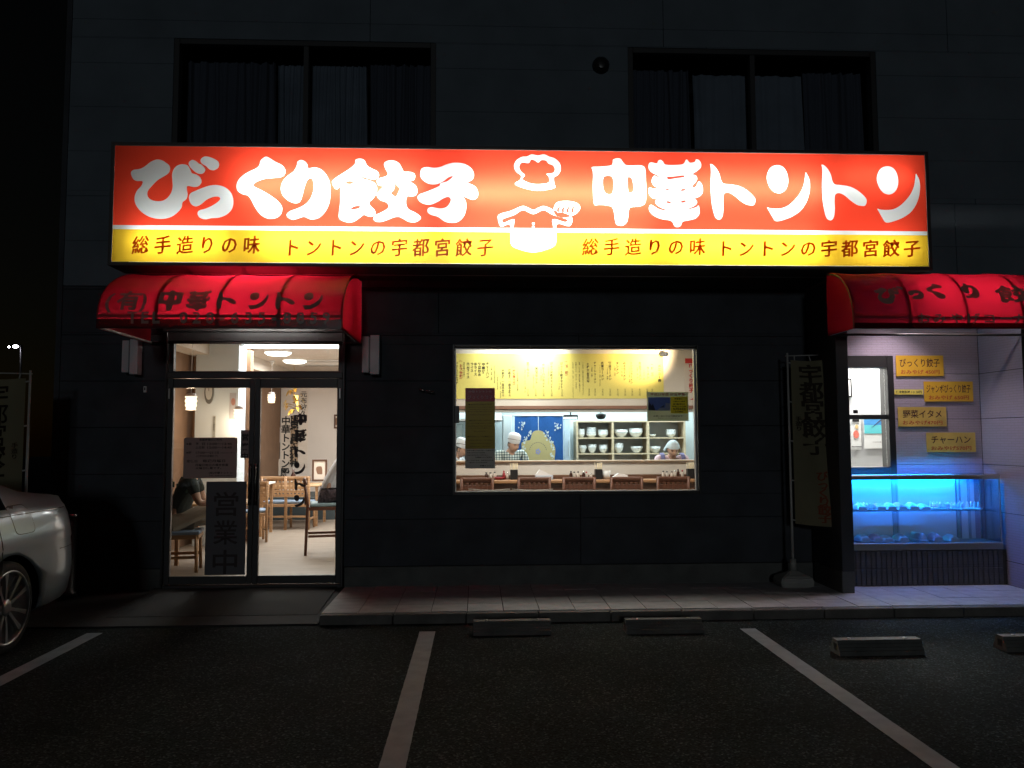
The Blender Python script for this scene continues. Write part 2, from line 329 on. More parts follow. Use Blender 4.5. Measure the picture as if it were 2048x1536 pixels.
def line_mat():
    m = mat('worn_white_line', (.26, .30, .33), .9, spec=.1, var=.12, vs=9, bump=.5, bs=150)
    return m
def road_line(pts, label):
    """strip along a centre line of ground points with slightly ragged edges and thickness"""
    a, b = Vector(pts[0]), Vector(pts[1]); d = (b-a).normalized(); n = Vector((-d.y, d.x)); w = .062
    L_ = (b-a).length; k = int(L_/.05); top = []; bot = []
    for i in range(k+1):
        c = a + d*(L_*i/k); top.append(c + n*(w+random.uniform(-.0012, .0012))); bot.append(c - n*(w+random.uniform(-.0012, .0012)))
    mb = MB()
    for i in range(k):
        q = [top[i], top[i+1], bot[i+1], bot[i]]
        mb.quad(*[(p.x, p.y, ZA+.004) for p in q])
    o = mb.build('parking_line', line_mat()); o.data.polygons[0].use_smooth = False
    return tag(o, label, 'parking line', 'painted parking lines', kind='structure')
for (x0, y0), label in (((190, 1267), 'white parking line beside the silver car'), ((855, 1264), 'short white parking line running straight towards the shop'), ((1495, 1258), 'white parking line between the two right hand bays')):
    X, Y = G(x0, y0, ZA); road_line([(X, Y), (X, -7.6)], label)

# pavement of separate tiles with a kerb
TILE = mat('pavement_tile', (.42, .42, .43), .75, spec=.2, var=.14, vs=7, bump=.35, bs=90)
GROUT = mat('pavement_grout', (.05, .045, .04), .9)
XT0 = G(640, 1228, 0)[0]; YK = -1.22; XR = 6.4
pav = MB().box(XT0, XR, YK, .0, ZA-.02, -.012, bev=0).build('pavement', GROUT); tag(pav, kind='structure')
TS = .302
tiles = []
_tm = {}
for j in range(4):
    for i in range(int((XR-XT0)/TS)):
        x0 = XT0 + i*TS; y1 = -.012 - j*TS; y0 = y1 - TS + .006
        key = random.randrange(3)
        if key not in _tm:
            t = MB().box(-.148, .148, -.148, .148, -.012, .001*key, bev=.002).build('tile', TILE); _tm[key] = t.data; bpy.data.objects.remove(t)
        t = bpy.data.objects.new('tile', _tm[key]); COL.objects.link(t); t.parent = pav
        t.location = (x0+TS/2, y0+TS/2, random.uniform(-.0006, .0006)); t.rotation_euler = (random.uniform(-.003, .003), random.uniform(-.003, .003), 0)
kerb = tag(bpy.data.objects.new('kerb', None), kind='structure'); COL.objects.link(kerb)
KM = mat('kerb_concrete', (.13, .125, .115), .85, var=.25, vs=6, bump=.5, bs=50)
x = XT0
while x < XR:
    MB().box(x+.004, min(x+.6, XR)-.004, YK-.075, YK-.001, ZA-.01, -.003, bev=.006).build('kerb_stone', KM, kerb); x += .6
APM = mat('apron_mat', (.020, .021, .022), .9, var=.3, vs=4, bump=.6, bs=120)
mb = MB()   # sloping apron before the door
poly = [(-6.2, 0.0, -.006), (XT0-.01, 0.0, -.006), (XT0-.01, YK-.07, ZA+.012), (-6.2, YK-.07, ZA+.012)]
a = [mb.bm.verts.new(p) for p in poly]; b_ = [mb.bm.verts.new((p[0], p[1], ZA-.05)) for p in poly]
mb.bm.faces.new(a); mb.bm.faces.new(b_[::-1])
for i in range(4): mb.bm.faces.new((a[i], b_[i], b_[(i+1) % 4], a[(i+1) % 4]))
tag(mb.build('door_apron', APM), kind='structure')
mb = MB(); mb.box(-3.12, -1.36, -1.02, -.02, -.004, .006, bev=.003)
m_ = mb.build('door_mat', mat('rubber_mat', (.018, .018, .019), .9, bump=1, bs=200)); m_.rotation_euler = (0, 0, 0)
for v in m_.data.vertices: v.co.z += v.co.y*.061 + .004
tag(m_, 'dark rubber mat lying in front of the glass doors', 'door mat')

# wheel stops
CONC = mat('wheel_stop_concrete', (.11, .115, .11), .85, var=.25, vs=8, bump=.6, bs=70)
def wheel_stop():
    r = thing('wheel_stop', '', 'wheel stop', (0, 0, 0), 'concrete wheel stops of the parking bays')
    prof = [(-.075, 0), (-.075, .03), (-.066, .034), (-.060, .052), (-.054, .055), (-.047, .074), (-.041, .077), (-.034, .10), (.040, .10), (.075, .02), (.075, 0)]
    b = MB(); b.prism(prof, lambda u, v, w: Vector((-.30 + w, u, v)), .60); b.build('concrete_block', CONC, r)
    for s in (-1, 1):
        b = MB().box(s*.301-.0015, s*.301+.0015, -.022, .022, .03, .075); b.build('end_socket', BLACK, r)
        b = MB(); b.lathe([(.012, .100), (.012, .106), (0, .107)], (s*.2, 0, 0), 10); b.build('anchor_bolt', ALU2, r)
    return freeze(r)
ws = wheel_stop()
for i, (pa, pb, py, lab) in enumerate(((945, 1105, 1271, 'concrete wheel stop under the lit window, left of its pair'), (1250, 1412, 1268, 'concrete wheel stop near the kerb just left of the right parking line'),
                                       (1672, 1860, 1312, 'concrete wheel stop standing forward of the others, before the banner'), (2006, 2190, 1304, 'wheel stop cut by the right picture edge'))):
    xa, ya = G(pa, py, ZA); xb, yb = G(pb, py, ZA); loc = ((xa+xb)/2, (ya+yb)/2+.08, ZA)
    if i == 0: ws.location = loc; ws['label'] = lab; c = ws
    else: c = dup(ws, loc, 0, lab)

# ------------------------------------------------------------------ building shell
DX0, DX1 = U(331, 900)[0], U(690, 900)[0]; DZ1 = U(500, 666)[1]
WX0, WX1 = U(905, 850)[0], U(1398, 850)[0]; WZ0, WZ1 = U(1150, 989)[1], U(1150, 690)[1]
BL = -4.13; WWX0, WWX1 = G(1686, 1187)[0], G(1712, 1187)[0]; YW = -.66
AX1 = U(1958, 800)[0]
bld = thing('restaurant_building', 'two storey dark clad restaurant behind the lit sign, two awnings and wide window', 'building', (0, 0, 0))
UW = [(U(347, 180)[0], U(872, 180)[0], U(600, 300)[1]-.5, U(600, 82)[1]), (U(1256, 180)[0], U(1752, 180)[0], U(1500, 300)[1]-.5, U(1500, 100)[1])]
openings = [(DX0, DX1, -.1, DZ1), (WX0, WX1, WZ0, WZ1)] + UW
def clad(x0, x1, z0, z1, rows, openings, m, y0=-.0, th=.016, L=3.03, fn=None, name='siding_panel', gap=.003):
    edges = [z0] + [z for z in rows if z0 < z < z1] + [z1]
    for a, b in zip(edges, edges[1:]):
        cuts = sorted({a, b} | {o[2] for o in openings if a < o[2] < b} | {o[3] for o in openings if a < o[3] < b})
        for c, d in zip(cuts, cuts[1:]):
            segs = [(x0, x1)]
            for o in openings:
                if o[2] < d-1e-4 and o[3] > c+1e-4:
                    ns = []
                    for s in segs:
                        if o[0] > s[0]: ns.append((s[0], min(s[1], o[0])))
                        if o[1] < s[1]: ns.append((max(s[0], o[1]), s[1]))
                    segs = [s for s in ns if s[1]-s[0] > .01]
            for s in segs:
                n = max(1, round((s[1]-s[0])/L)); w = (s[1]-s[0])/n
                for k in range(n):
                    xa, xb = s[0]+k*w+(.002 if k else 0), s[0]+(k+1)*w-(.002 if k < n-1 else 0)
                    za, zb = c + (gap/2 if c in edges else 0), d - (gap/2 if d in edges else 0)
                    b_ = MB()
                    if fn: 
                        b_.box(xa, xb, -th, 0, za, zb, bev=.003); 
                        for v in b_.bm.verts: v.co = fn(v.co)
                    else: b_.box(xa, xb, y0-th, y0, za, zb, bev=.003)
                    b_.build(name, m, bld)
rows = [.19 + .455*k for k in range(20)]
clad(BL, WWX0-.01, .19, 2.95, rows, openings, SIDE)
clad(BL, 8.0, 2.954, 6.6, [2.95+.455*k for k in range(12)], openings, UPW, gap=.001)
b = MB()  # backing wall pieces round the openings
def wall_with_holes(b, x0, x1, z0, z1, y0, y1, holes):
    xs = sorted({x0, x1} | {h[0] for h in holes} | {h[1] for h in holes}); zs = sorted({z0, z1} | {h[2] for h in holes if h[2] > z0} | {h[3] for h in holes})
    for xa, xb in zip(xs, xs[1:]):
        run = None
        for za, zb in zip(zs, zs[1:]):
            cx, cz = (xa+xb)/2, (za+zb)/2
            if any(h[0] < cx < h[1] and h[2] < cz < h[3] for h in holes) or cx < x0 or cx > x1 or cz < z0: continue
            b.box(xa, xb, y0, y1, za, zb)
AWX0, AWX1, AWZ0, AWZ1 = U(1690, 830)[0]-.0, U(1786, 830)[0], U(1740, 948)[1], U(1740, 712)[1]
aw_open = (WWX1-.02, AWX1, AWZ0, AWZ1)
wall_with_holes(b, BL, 8.0, -.05, 6.6, .002, .15, openings + [aw_open])
b.build('backing_wall', BACKW, bld)
MB().box(BL, DX0-.01, -.03, -.002, -.05, .186, bev=.004).build('plinth', PLIN, bld)
MB().box(DX1+.01, WWX0-.01, -.03, -.002, -.01, .186, bev=.004).build('plinth', PLIN, bld)
MB().box(BL, BL+.05, -.028, 9, -.05, 6.6).build('gable_wall', SIDE, bld)
MB().box(BL-.3, 8.3, -.45, 9.3, 6.6, 6.75).build('roof', mat('roof_metal', (.05, .05, .055), .5), bld)
MB().box(BL, 8, .15, 9, 2.86, 2.95).build('floor_slab', BACKW, bld)
# wing wall beside the take-out corner
MB().box(WWX0, WWX1, YW, -.02, .2, 2.93, bev=.004).build('wing_wall', mat('wing_siding', (.030, .033, .038), .6, bump=.4, bs=150), bld)
MB().box(WWX0-.0, WWX1-.004, YW+.006, -.035, -.01, .197, bev=.004).build('wing_plinth', PLIN, bld)
# alcove walls
ALC = mat('alcove_siding', (.42, .40, .42), .75, var=.08, vs=5, bump=.0)
def alc():
    m = bpy.data.materials.new('ribbed_siding'); m.use_nodes = True; N = m.node_tree.nodes; L = m.node_tree.links; b = N['Principled BSDF']
    tc = N.new('ShaderNodeTexCoord'); br = N.new('ShaderNodeTexBrick'); br.inputs['Scale'].default_value = 1
    mp = N.new('ShaderNodeMapping'); mp.inputs['Rotation'].default_value = (radians(90), 0, 0)
    sep = N.new('ShaderNodeSeparateXYZ'); cmb = N.new('ShaderNodeCombineXYZ'); ad = N.new('ShaderNodeMath')
    L.new(tc.outputs['Object'], sep.inputs[0]); L.new(sep.outputs[0], ad.inputs[0]); L.new(sep.outputs[1], ad.inputs[1]); L.new(ad.outputs[0], cmb.inputs[0]); L.new(sep.outputs[2], cmb.inputs[1])
    L.new(cmb.outputs[0], br.inputs['Vector'])
    br.inputs['Brick Width'].default_value = .11; br.inputs['Row Height'].default_value = .0253; br.inputs['Mortar Size'].default_value = .003; br.offset = .5
    br.inputs['Color1'].default_value = (.37, .32, .40, 1); br.inputs['Color2'].default_value = (.35, .305, .385, 1); br.inputs['Mortar'].default_value = (.31, .28, .30, 1)
    L.new(br.outputs['Color'], b.inputs['Base Color']); b.inputs['Roughness'].default_value = .8
    n = N.new('ShaderNodeTexNoise'); n.inputs['Scale'].default_value = 160; L.new(tc.outputs['Object'], n.inputs['Vector'])
    mm = N.new('ShaderNodeMath'); mm.operation = 'SUBTRACT'; L.new(n.outputs['Fac'], mm.inputs[0]); L.new(br.outputs['Fac'], mm.inputs[1])
    bp = N.new('ShaderNodeBump'); bp.inputs['Strength'].default_value = .5; bp.inputs['Distance'].default_value = .006; L.new(mm.outputs[0], bp.inputs['Height']); L.new(bp.outputs[0], b.inputs['Normal'])
    return m
ALC = alc()
jz = [U(1850, y)[1] for y in (929, 836, 748)]
dz = (jz[2]-jz[0])/2; arow = [jz[0]+dz*k for k in range(-3, 6)]
clad(WWX1, AX1, .0, 2.93, arow, [aw_open], ALC, L=9)
clad(0, .66, .0, 2.93, arow, [], ALC, L=9, fn=lambda c: Vector((AX1 + (c.y+.016), c.x-.66-.018, c.z)))
MB().box(AX1+.002, AX1+.12, -.68, -.017, -.01, 2.93).build('side_wall_core', BACKW, bld)
clad(AX1+.122, 8, .0, 2.93, rows, [], SIDE, y0=-.66)
MB().box(AX1+.1, 8, -.655, -.02, -.01, 2.93).build('front_wall_core', BACKW, bld)
MB().box(WWX0, 8, YW+.02, -.02, 2.932, 2.953).build('alcove_ceiling', mat('soffit_board', (.10, .095, .09), .8), bld)

# window and door builders
def frame_rect(b, x0, x1, z0, z1, y0, y1, w, wb=None, wt=None, bev=.003):
    wb = w if wb is None else wb; wt = w if wt is None else wt
    b.box(x0, x0+w, y0, y1, z0, z1, bev=bev); b.box(x1-w, x1, y0, y1, z0, z1, bev=bev)
    b.box(x0+w+.0005, x1-w-.0005, y0+.001, y1-.001, z0, z0+wb, bev=bev); b.box(x0+w+.0005, x1-w-.0005, y0+.001, y1-.001, z1-wt, z1, bev=bev)
def curtain(name, x0, x1, z0, z1, y, m, parent, folds=18, amp=.03, seed=1):
    rnd = random.Random(seed); ph = [rnd.uniform(0, 6.28) for _ in range(5)]
    def fn(u, v):
        x = x0 + (x1-x0)*u; a = amp*(.6+.4*sin(ph[0]+u*7))
        return Vector((x + .012*sin(v*3+u*20), y + a*sin(u*folds*2*pi + .8*sin(ph[1]+u*11) + .5*v*sin(ph[2]+u*5)) + .01*sin(u*folds*4.7*pi+ph[3]), z0+(z1-z0)*v))
    b = MB(); b.grid(fn, folds*12, 6); return b.build(name, m, parent, normals=False)
CURT = mat('grey_lace_curtain', (.26, .30, .33), .9, var=.15, vs=3)
CURTD = mat('dark_curtain', (.12, .13, .15), .95)
for i, (x0, x1, z0, z1) in enumerate(UW):
    b = MB(); frame_rect(b, x0, x1, z0, z1, -.01, .1, .055); b.box((x0+x1)/2-.025, (x0+x1)/2+.025, .0, .08, z0+.055, z1-.055)
    fr = b.build('upper_window', mat('black_sash', (.012, .013, .014), .6), bld)
    MB().box(x0+.056, x1-.056, .05, .056, z0+.056, z1-.056).build('pane', glass('dim_glass', (.85, .87, .9), .02), fr)
    MB().box(x0, x1, .5, .55, z0-.1, z1+.1).build('dark_room', BACKW, bld)
    if i == 0:
        curtain('curtain', x0+1.0, x1-.72, z0, z1-.18, .17, CURT, fr, 13, .013, 3); curtain('curtain', x0+.05, x0+.98, z0, z1-.15, .19, CURTD, fr, 9, .03, 4); curtain('curtain', x1-.70, x1-.05, z0, z1-.15, .19, CURTD, fr, 7, .03, 5)
    else:
        curtain('curtain', x0+.72, x1-.72, z0, z1-.2, .17, CURT, fr, 5, .014, 8); curtain('curtain', x0+.05, x0+.70, z0, z1-.15, .19, CURTD, fr, 7, .03, 9); curtain('curtain', x1-.70, x1-.05, z0, z1-.15, .19, CURTD, fr, 6, .03, 10)
X, Z = U(1201, 133); b = MB(); b.lathe([(.0, .075), (.05, .07), (.085, .03), (.09, 0)], (X, -.017, Z), 20, M=Matrix.Rotation(radians(90), 3, 'X')); b.lathe([(.03, .078), (.02, .08), (0, .08)], (X, -.017, Z-.03), 12, M=Matrix.Rotation(radians(90), 3, 'X'))
b.build('vent_hood', mat('vent_dark', (.02, .02, .022), .35), bld)

# kitchen window
b = MB(); frame_rect(b, WX0, WX1, WZ0, WZ1, -.045, .12, .022); b.box(WX0+.02, WX1-.02, -.05, -.02, WZ0+.022, WZ0+.034)
wf = b.build('counter_window', ALU, bld)
b = MB(); frame_rect(b, WX0+.0225, WX1-.0225, WZ0+.0225, WZ1-.0225, .02, .06, .014, .016, .018); b.build('inner_frame', mat('pale_frame', (.62, .60, .57), .4, metal=.3), wf)
MB().box(WX0+.037, WX1-.037, .035, .041, WZ0+.04, WZ1-.042).build('pane', GLASS, wf)
x, z = U(1060, 694); MB().sph((x, -.05, z), .008).build('frame_screw', ALU2, wf)

# entrance doors with transom
TR0, TR1 = U(500, 743)[1], U(500, 686)[1]; LG0, LG1 = U(500, 1151)[1], U(500, 776)[1]
gx = [U(346, 900)[0], U(499, 900)[0], U(520.5, 900)[0], U(674, 900)[0]]
ent = thing('entrance_door', 'dark aluminium double glass door with a transom under the red awning', 'door', ((DX0+DX1)/2, 0, 0))
b = MB(); b.box(DX0, gx[0]-.055, -.06, .12, 0, DZ1, bev=.004); b.box(gx[3]+.055, DX1, -.06, .12, 0, DZ1, bev=.004)
b.box(gx[0]-.054, gx[3]+.054, -.059, .119, TR1+.01, DZ1-.001, bev=.004); b.box(gx[0]-.054, gx[3]+.054, -.058, .118, TR0-.07, TR0-.012, bev=.004)
b.box(gx[0]-.054, gx[3]+.054, -.05, .118, -.01, .03, bev=.004)
b.box(DX0-.03, DX1+.03, -.075, -.0, DZ1+.001, DZ1+.05, bev=.006)
b.build('door_frame', ALU, ent)
b = MB(); frame_rect(b, gx[0]-.053, gx[3]+.053, TR0-.011, TR1+.009, -.02, .04, .045, .014, .014); tr = b.build('transom', ALU, ent)
MB().box(gx[0]-.008, gx[3]+.008, .008, .014, TR0+.003, TR1-.005).build('pane', GLASS, tr)
for k, (a, c) in enumerate(((gx[0]-.052, (gx[1]+gx[2])/2-.002), ((gx[1]+gx[2])/2+.002, gx[3]+.052))):
    lf = MB(); g0, g1 = (gx[0], gx[1]) if k == 0 else (gx[2], gx[3])
    lf.box(a, g0, -.03, .02, .035, TR0-.073, bev=.003); lf.box(g1, c, -.03, .02, .035, TR0-.073, bev=.003)
    lf.box(g0+.0005, g1-.0005, -.029, .019, .036, LG0, bev=.003); lf.box(g0+.0005, g1-.0005, -.029, .019, LG1, TR0-.074, bev=.003)
    leaf = lf.build('door_leaf', ALU, ent)
    MB().box(g0+.002, g1-.002, -.005, .001, LG0+.001, LG1-.001).build('pane', GLASS, leaf)
    b = MB(); hx = (g1+c)/2 if k == 0 else (a+g0)/2
    b.tube([(hx, -.075, .80), (hx, -.075, 1.20)], .011); b.tube([(hx, -.03, .84), (hx, -.075, .84)], .007, 8); b.tube([(hx, -.03, 1.16), (hx, -.075, 1.16)], .007, 8)
    b.build('handle', mat('door_handle', (.05, .05, .05), .3, metal=.8), leaf)
    b = MB(); hx = DX0+.045 if k == 0 else DX1-.045; z = U(335, 788)[1]; b.box(hx-.006, hx+.006, -.068, -.058, z-.05, z+.05, bev=.002); b.build('hinge', ALU2, ent)

# wall lamps beside the door (unlit steel boxes)
STEEL = mat('brushed_steel', (.50, .54, .56), .45, metal=.0, bump=.1, bs=90)
def box_lamp(px0, px1, py0, py1, lab):
    x0, z1 = U(px0, py0); x1, z0 = U(px1, py1)
    t = thing('wall_lamp', lab, 'wall lamp', ((x0+x1)/2, -.02, z0), 'steel box lamps flanking the entrance')
    MB().box(x0+.02, x1-.02, -.04, -.018, z0+.05, z1-.03, bev=.003).build('bracket', ALU, t)
    MB().box(x0, x0+.068, -.13, -.042, z0+.0, z1-.01, bev=.004).build('shade', STEEL, t)
    MB().box(x0+.082, x1, -.15, -.042, z0-.02, z1, bev=.004).build('shade', STEEL, t)
    MB().box(x0+.066, x0+.084, -.12, -.05, z0+.02, z1-.03).build('lamp_core', BLACK, t)
box_lamp(256, 287, 682, 747, 'narrow steel box lamp left of the entrance, below the open end of the awning')
box_lamp(728, 762, 674, 747, 'tall steel box lamp on the dark wall right of the entrance')
x, z = U(292.5, 779); t = thing('door_bell', 'tiny pale bell push on the dark wall beside the glass door', 'door bell', (x, -.02, z))
MB().box(x-.014, x+.014, -.034, -.017, z-.03, z+.03, bev=.002).build('housing', WHITE, t); MB().box(x-.006, x+.006, -.037, -.0341, z-.008, z+.018).build('button', BLACK, t)
x, z = U(840, 779); x2, z2 = U(868, 785)
t = thing('wall_tap', 'small chrome tap on the dark wall left of the lit window', 'tap', (x, -.02, z))
CHR = mat('chrome', (.7, .7, .7), .12, metal=1)
MB().tube([(x, -.018, z), (x, -.08, z), (x+.05, -.11, z-.012)], .012, 10).build('spout', CHR, t)
MB().tube([(x+.07, -.11, z-.02), (x2, -.1, z2)], .011, 10, radii=[.006, .013]).build('lever', CHR, t)
x, z = U(911.5, 829); t = MB(); t.box(x-.035, x+.035, -.012, .018, z-.085, z+.085, bev=.004); tag(t.build('sensor_box', BLACK), 'small black box fixed at the left edge of the lit window', 'sensor')

# ------------------------------------------------------------------ big sign
YS = YW - .02
SX0 = (U(232, 292, YS)[0]+U(222, 526, YS)[0])/2; SX1 = (U(1848, 310, YS)[0]+U(1858, 530, YS)[0])/2
SZ1 = (U(232, 292, YS)[1]+U(1848, 310, YS)[1])/2; SZ0 = (U(222, 526, YS)[1]+U(1858, 530, YS)[1])/2
SM = (U(225, 456, YS)[1]+U(1855, 466, YS)[1])/2
sign = thing('shop_sign', 'long backlit red and yellow box sign with fat white lettering across the shop front', 'sign', ((SX0+SX1)/2, YS, SZ0))
BOXW = mat('sign_inside_white', (.85, .85, .83), .7)
SB = mat('sign_case', (.03, .026, .024), .5)
b = MB(); D1 = .36
b.box(SX0-.035, SX1+.035, YS+D1, YS+D1+.02, SZ0-.035, SZ1+.035, m=1)
b.box(SX0-.035, SX0-.004, YS-.006, YS+D1, SZ0-.035, SZ1+.035); b.box(SX1+.004, SX1+.035, YS-.006, YS+D1, SZ0-.035, SZ1+.035)
b.box(SX0-.0035, SX1+.0035, YS-.006, YS+D1, SZ0-.035, SZ0-.004); b.box(SX0-.0035, SX1+.0035, YS-.006, YS+D1, SZ1+.004, SZ1+.035)
b.build('sign_case', [SB, BOXW], sign)
MB().box(SX0-.0, SX1+.0, YS+D1-.012, YS+D1-.002, SZ0, SZ1).build('reflector', BOXW, sign)
for xx in (SX0+.4, SX0+2.5, SX1-2.5, SX1-.4):
    MB().box(xx-.03, xx+.03, YS+D1+.02, -.016, SZ0+.1, SZ0+.16).build('bracket', ALU, sign)
    MB().box(xx-.03, xx+.03, YS+D1+.02, -.016, SZ1-.16, SZ1-.1).build('bracket', ALU, sign)
# soffit behind / below the sign
MB().box(SX0, WWX0-.01, YS+D1+.03, -.02, SZ0-.03, SZ0-.01).build('sign_soffit', SB, bld)
loops = {}
def mapz(l): return [U(p[0], p[1], YS) for p in closed(l)]
for k, ls in GLY.items(): loops[k] = [mapz(l) for l in ls]
def clip_low(lp, z0):   # keeps the part above z0
    out = []
    for i, p in enumerate(lp):
        q = lp[(i+1) % len(lp)]
        if p[1] >= z0: out.append(p)
        if (p[1] >= z0) != (q[1] >= z0):
            t = (z0-p[1])/(q[1]-p[1]); out.append((p[0]+t*(q[0]-p[0]), z0))
    return out
RZ0 = SM + .022
rect = [(SX0, RZ0), (SX1, RZ0), (SX1, SZ1), (SX0, SZ1)]
holes = []
for k, ls in loops.items():
    for l in ls: holes.append([(x, max(z, RZ0+.001)) for x, z in l] if k != 'emb' else clip_low(l, RZ0+.0015) if min(z for x, z in l) < RZ0 else l)
holes = [h for h in holes if len(h) > 2]
toS = lambda c: Vector((c.x, YS, c.y))
REDF = film('sign_red_film', (.93, .066, .030), .06, .02)
YELF = film('sign_yellow_film', (.93, .62, .035), .1, .02)
WHF = film('sign_white_film', (.84, .93, .95), .1, .02)
b = MB(); b.mesh(fill([rect] + holes), toS); b.build('red_panel', REDF, sign, normals=False)
names = {'bi': 'letter_bi', 'tsu': 'letter_tsu', 'ku': 'letter_ku', 'ri': 'letter_ri', 'gyo': 'letter_gyou', 'ko': 'letter_za', 'chu': 'letter_chuu', 'ka': 'letter_ka', 'to1': 'letter_ton', 'n1': 'letter_n', 'to2': 'letter_ton', 'n2': 'letter_n'}
for k, ls in loops.items():
    if k == 'emb': continue
    b = MB(); b.mesh(fill([[(x, max(z, RZ0+.001)) for x, z in l] for l in ls]), toS); b.build(names[k], WHF, sign, normals=False)
# emblem: upper part fills its cut-out, lower part is laid on the yellow
emb_up = [clip_low(l, RZ0+.0015) for l in loops['emb']]; emb_up = [l for l in emb_up if len(l) > 2]
b = MB(); b.mesh(fill(emb_up), toS); b.build('chef_emblem', WHF, sign, normals=False)
def clip_high(lp, z0):
    return [(x, -z) for x, z in clip_low([(x, -z) for x, z in lp], -z0)]
lowl = [clip_high(l, RZ0) for l in loops['emb']]; lowl = [l for l in lowl if len(l) > 2]
YZ1 = SM - .016
low_y = [clip_high(l, YZ1-.001) for l in loops['emb']]; low_y = [l for l in low_y if len(l) > 2]
b = MB(); b.quad((SX0, YS, YZ1), (SX1, YS, YZ1), (SX1, YS, RZ0), (SX0, YS, RZ0)); b.build('white_band', WHF, sign)
b = MB(); b.mesh(fill([[(SX0, SZ0), (SX1, SZ0), (SX1, YZ1), (SX0, YZ1)]] + low_y), toS); b.build('yellow_panel', YELF, sign, normals=False)
b = MB(); b.mesh(fill(low_y), toS); b.build('emblem_base', WHF, sign, normals=False)
# brush style lettering on the yellow strip
BRN = film('sign_red_letter', (.62, .13, .005), .35, .02)
def rowtext(chars, x0, x1, py, h=31, w=29):
    n = len(chars)
    for i, ch in enumerate(chars):
        if ch == ' ': continue
        xx = x0 + (x1-x0)*i/(n-1); X, Z = U(xx, py, YS); X2, _ = U(xx+w, py, YS); Z2 = U(xx, py-h, YS)[1]
        me = tmesh(ch, .012); hh = Z2-Z; ww = X2-X; b = MB()
        b.mesh(me, lambda c: Vector((X + (c.x-.472)*ww*1.08 + (c.y-.38)*ww*.06, YS-.005, Z + (c.y-.37)*hh*1.15 + (c.x-.5)*hh*.10)))
        b.mesh(me, lambda c: Vector((X + (c.x-.5+.12*(c.y-.38)*0)*ww*1.08 + (c.y-.38)*ww*.06, YS-.004, Z + (c.y-.38)*hh*1.15 + (c.x-.5)*hh*.10)))
        b.build('brush_letter', BRN, sign, normals=False)
rowtext('総手造りの味', 281, 503, 490, 33, 32); rowtext('トントンの宇都宮餃子', 584, 970, 495, 33, 32)
rowtext('総手造りの味', 1180, 1394, 494, 31, 31); rowtext('トントンの宇都宮餃子', 1450, 1823, 497, 31, 32)
# white tape at joints of the face, fluorescent tubes inside
def tube_lamp(x0, x1, z, y, s, col=(1, .97, .93)):
    r = .016; t = MB(); t.tube([(x0, y, z), (x1, y, z)], r, 8); t.build('fluorescent_tube', lamp_mat('tube_%d' % int(s), col, s), sign)
SL = SX1-SX0
def sx(p): return U(p, 400, YS)[0]
for (a, c, z, s) in ((490, 840, 375, 72), (925, 1325, 385, 84), (1375, 1650, 372, 56), (1690, 1825, 345, 15), (520, 850, 480, 42), (900, 1300, 480, 46), (1340, 1640, 485, 38), (270, 450, 485, 26), (1700, 1830, 490, 16)):
    tube_lamp(sx(a), sx(c), U(1000, z, YS)[1], YS+.14, s)

